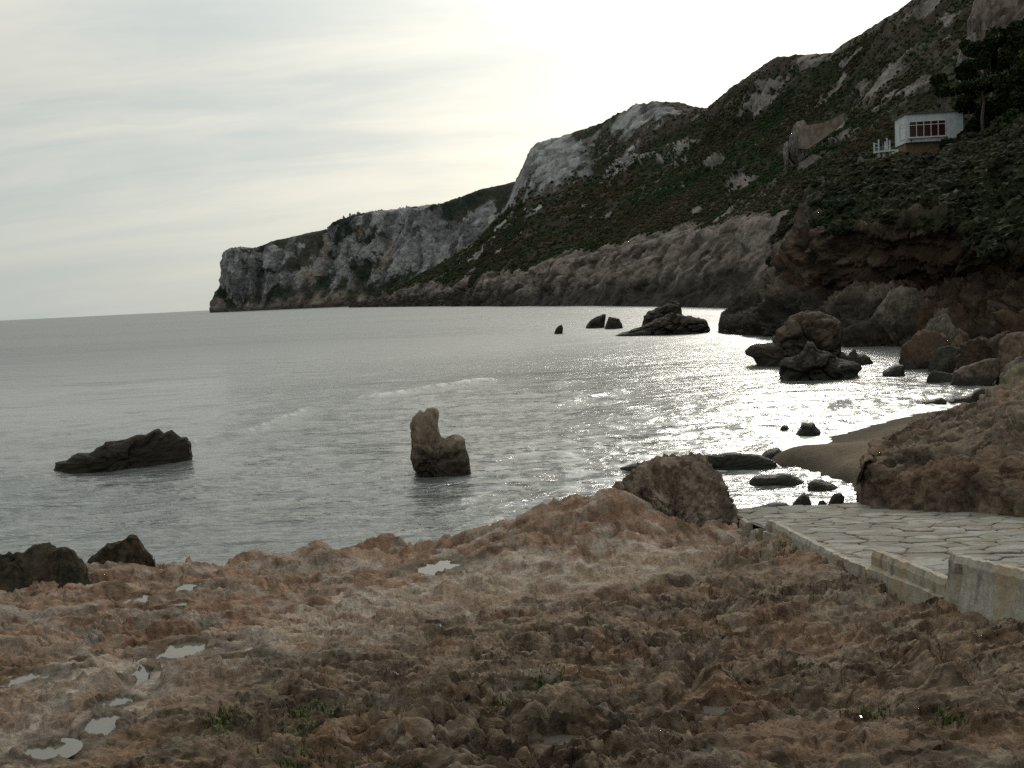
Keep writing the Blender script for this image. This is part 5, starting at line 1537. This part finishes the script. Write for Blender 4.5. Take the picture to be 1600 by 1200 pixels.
pine('dark pine filling the gap behind the umbrella pine trunks', 1540, 176, 133, 56, 50, 11)
pine('dark pine below and right of the umbrella pine', 1562, 226, 116, 56, 56, 12)
pine('spreading dark pine at the right edge near the top corner', 1606, 104, 128, 60, 60, 13)
pine('dark pine leaning over the slope midway down the right edge', 1598, 228, 108, 54, 60, 14)
pine('low bushy pine just right of the house annexe', 1518, 205, 127, 34, 34, 15)
pine('pine far up the slope above the house, left of the tall ones', 1512, 76, 165, 34, 30, 16)


def shrub(label, px, py, d, wpx, hpx, seed):
    rs = np.random.RandomState(100 + seed)
    c = at_d(px, py, d); s = d / FPX
    w_, h_ = wpx * s / 2, hpx * s / 2
    gz = c[2] - h_ * .9
    root = empty('shrub', (c[0], c[1], gz))
    tag(root, label, 'shrub', 'dark shrubs around the house')
    blobs = []
    for k in range(7):
        a = rs.uniform(0, 2 * np.pi); q = rs.uniform(.1, .65)
        blobs.append((np.array([math.cos(a) * q * w_, math.sin(a) * q * w_, h_ * rs.uniform(.4, 1.5)]), (w_ * .5, w_ * .5, h_ * .5), 1 / 7))
    link_mesh('foliage', tuft_mesh('foliage', crown_points(1300, rs, blobs), .24, rs, M_BUSH), None, root)
    b = MB()
    for k in range(4):
        q = blobs[k][0]
        b.tube([(0, 0, -.8), tuple(q * .5), tuple(q)], [.07, .05, .02], 5)
    b.build('stem', M_BARK, root)


for k, (lab, px, py, d, wp, hp) in enumerate([
        ('rounded dark shrub right under the windows of the house', 1440, 246, 124, 46, 26),
        ('dark shrub below the terrace stair', 1400, 268, 122, 40, 26),
        ('wide dark shrub under the right end of the house wall', 1488, 232, 123, 44, 30),
        ('dark shrub at the foot of the umbrella pine', 1530, 226, 120, 44, 34),
        ('low shrub left of the terrace legs', 1352, 262, 126, 34, 22),
        ('shrub spilling over the slope far below the house windows', 1440, 282, 116, 56, 30),
        ('shrub on the cliff lip left of the one below the windows', 1378, 290, 118, 50, 30),
        ('dark shrub over the red ledges towards the right edge', 1510, 280, 108, 56, 36),
        ('leftmost dark shrub at the top of the cliff slope', 1325, 282, 122, 44, 26),
        ('shrub hanging low over the cliff near the right edge', 1562, 320, 86, 56, 34)]):
    shrub(lab, px, py, d, wp, hp, k)

M_STONEWALL = mat_plain('stone_wall', (0.10, 0.078, 0.058), (0.19, 0.15, 0.115), .6, .95, .6, .2)


def retaining_wall(label, tops, bots, d, T=1.2):
    n = len(tops)
    sub = 8
    tx = np.interp(np.linspace(0, n - 1, (n - 1) * sub + 1), range(n), [t_[0] for t_ in tops]); ty = np.interp(np.linspace(0, n - 1, (n - 1) * sub + 1), range(n), [t_[1] for t_ in tops])
    by = np.interp(np.linspace(0, n - 1, (n - 1) * sub + 1), range(n), [t_[1] for t_ in bots])
    dd = np.interp(np.linspace(0, n - 1, (n - 1) * sub + 1), range(n), d)
    a = at_d(tx, ty, dd); b = at_d(tx, by, dd)
    f = a[:, :2] / np.linalg.norm(a[:, :2], axis=1)[:, None]
    back = np.concatenate([f * T, np.zeros((len(a), 1))], 1)
    V = np.stack([b, a, a + back + [0, 0, .02], b + back], 1)
    V[:, 1] -= 0.1 * back / T
    org = b.mean(0)
    m = 4
    F = []
    for i in range(len(a) - 1):
        for k in range(4):
            F.append([i * 4 + k, i * 4 + (k + 1) % 4, (i + 1) * 4 + (k + 1) % 4, (i + 1) * 4 + k])
    F += [[0, 1, 2, 3], [len(a) * 4 - 1, len(a) * 4 - 2, len(a) * 4 - 3, len(a) * 4 - 4]]
    me = bpy.data.meshes.new('retaining_wall'); me.from_pydata([tuple(v - org) for v in V.reshape(-1, 3)], [], F); me.update()
    b_ = bmesh.new(); b_.from_mesh(me); bmesh.ops.recalc_face_normals(b_, faces=b_.faces); b_.to_mesh(me); b_.free()
    o = link_mesh('retaining_wall', me, M_STONEWALL); o.location = org
    tag(o, label, 'retaining wall')


retaining_wall('smooth brown retaining wall under the pale crag on the hillside', [(1247, 198), (1262, 196), (1285, 192), (1306, 184), (1318, 176)], [(1247, 232), (1262, 233), (1285, 218), (1306, 202), (1318, 188)], [262, 258, 254, 252, 250])
retaining_wall('brown retaining wall high on the hill at the upper right corner', [(1535, 50), (1560, 44), (1580, 39), (1610, 32), (1640, 26)], [(1535, 78), (1560, 70), (1580, 62), (1610, 56), (1640, 52)], [212, 208, 205, 202, 200])

CR = ((.07, .063, .056), (.17, .152, .138))
for k, (lab, out, d, T, tn) in enumerate((
        ('pale crag standing at the left end of the brown retaining wall', [(1230, 236), (1234, 214), (1240, 200), (1248, 190), (1256, 188), (1262, 196), (1264, 215), (1262, 236)], 266, 4, CR),
        ('tiny pale boulder perched left of the retaining wall crag', [(1223, 234), (1226, 224), (1231, 220), (1233, 234)], 262, 2, CR),
        ('tall grey crag at the upper right corner above the high wall', [(1513, 60), (1512, 40), (1516, 26), (1520, 10), (1530, -14), (1560, -26), (1600, -24), (1640, -10), (1650, 46), (1600, 50), (1560, 60)], 214, 9, ((.07, .055, .045), (.18, .145, .12))),
        ('grey crag hanging below the high retaining wall', [(1495, 98), (1500, 78), (1510, 60), (1525, 52), (1534, 62), (1532, 84), (1522, 98)], 206, 5, CR))):
    star_rock('crag', lab, out, d, T, tn, 71 + k, (150, 60), below=1.5, amp=.09, cat='crag', group='crags on the hillside', mat=M_CLIFF, wide=-.5)


# ------------------------------------------------------------------ small growth on the platform
M_GRASS = mat_plain('grass_blade', (0.042, 0.060, 0.012), (0.085, 0.10, 0.024), 9.0, .7)
M_STALK = mat_plain('dry_stalk', (0.16, 0.13, 0.09), (0.22, 0.18, 0.13), 9.0, .8)


def plat_z(x, y):
    X = np.array([[x]]); Y = np.array([[y]])
    return float(plat_height(X, Y)[0][0, 0])


def find_plat(px, py):
    z = 2.5
    for _ in range(12):
        q = at_z(px, py, z); z = .5 * z + .5 * plat_z(q[0], q[1])
    q = at_z(px, py, z)
    return q[0], q[1], plat_z(q[0], q[1])


WHERE = ['brightest green tuft in a hollow near the middle of the karst', 'green tuft left of centre on the dark karst', 'sparse tuft right of the left green pair', 'thin tuft between the two left tufts',
         'tuft just left of the brightest green one', 'leftmost faint tuft at the edge of the dark karst', 'tiny tuft below the brightest green one', 'small tuft beside the crack on the right of the karst',
         'tuft lowest in the picture, in a deep dark hollow', 'tiny tuft farthest right on the karst', 'little tuft halfway between the left pair and the brightest', 'faint tuft beside the leftmost one']
for k, ((a, b, s), lab) in enumerate(zip(GRASS, WHERE)):
    rs = np.random.RandomState(300 + k)
    x, y, z = find_plat(a, b)
    n = int(170 * s)
    V = []; F = []
    for i in range(n):
        r = abs(rs.normal(0, .075 * s)); th = rs.uniform(0, 2 * np.pi)
        bx, by = r * math.cos(th) * 1.5, r * math.sin(th)
        bz = plat_z(x + bx, y + by) - z if abs(bx) < .5 else 0
        if bz > .06: continue
        hgt = rs.uniform(.012, .034); la = rs.uniform(0, 2 * np.pi); ll = rs.uniform(.2, 1.0) * hgt
        wd = rs.uniform(.0025, .005)
        px_, py_ = -math.sin(la) * wd, math.cos(la) * wd
        j = len(V)
        V += [(bx - px_, by - py_, bz - .01), (bx + px_, by + py_, bz - .01), (bx + px_ * .7 + math.cos(la) * ll * .4, by + py_ * .7 + math.sin(la) * ll * .4, bz + hgt * .65),
              (bx - px_ * .7 + math.cos(la) * ll * .4, by - py_ * .7 + math.sin(la) * ll * .4, bz + hgt * .65), (bx + math.cos(la) * ll, by + math.sin(la) * ll, bz + hgt)]
        F += [[j, j + 1, j + 2, j + 3], [j + 3, j + 2, j + 4]]
    me = bpy.data.meshes.new('grass_tuft'); me.from_pydata(V, [], F); me.update()
    o = empty('grass_tuft', (x, y, z))
    tag(link_mesh('blades', me, M_GRASS, o), kind='stuff')
    tag(o, lab, 'grass tuft', 'green tufts growing in hollows of the rock')

x, y, z = find_plat(664, 1078)
o = MB().tube([(0, 0, -.03), (.01, 0, .08), (.0, .01, .17), (.012, .01, .26)], [.004, .0035, .003, .0015], 5).tube([(.0, .01, .17), (-.02, .02, .22)], [.002, .001], 4).build('dry_stalk', M_STALK)
o.location = (x, y, z)
tag(o, 'thin dry stalk standing upright in the dark karst', 'dry stalk')
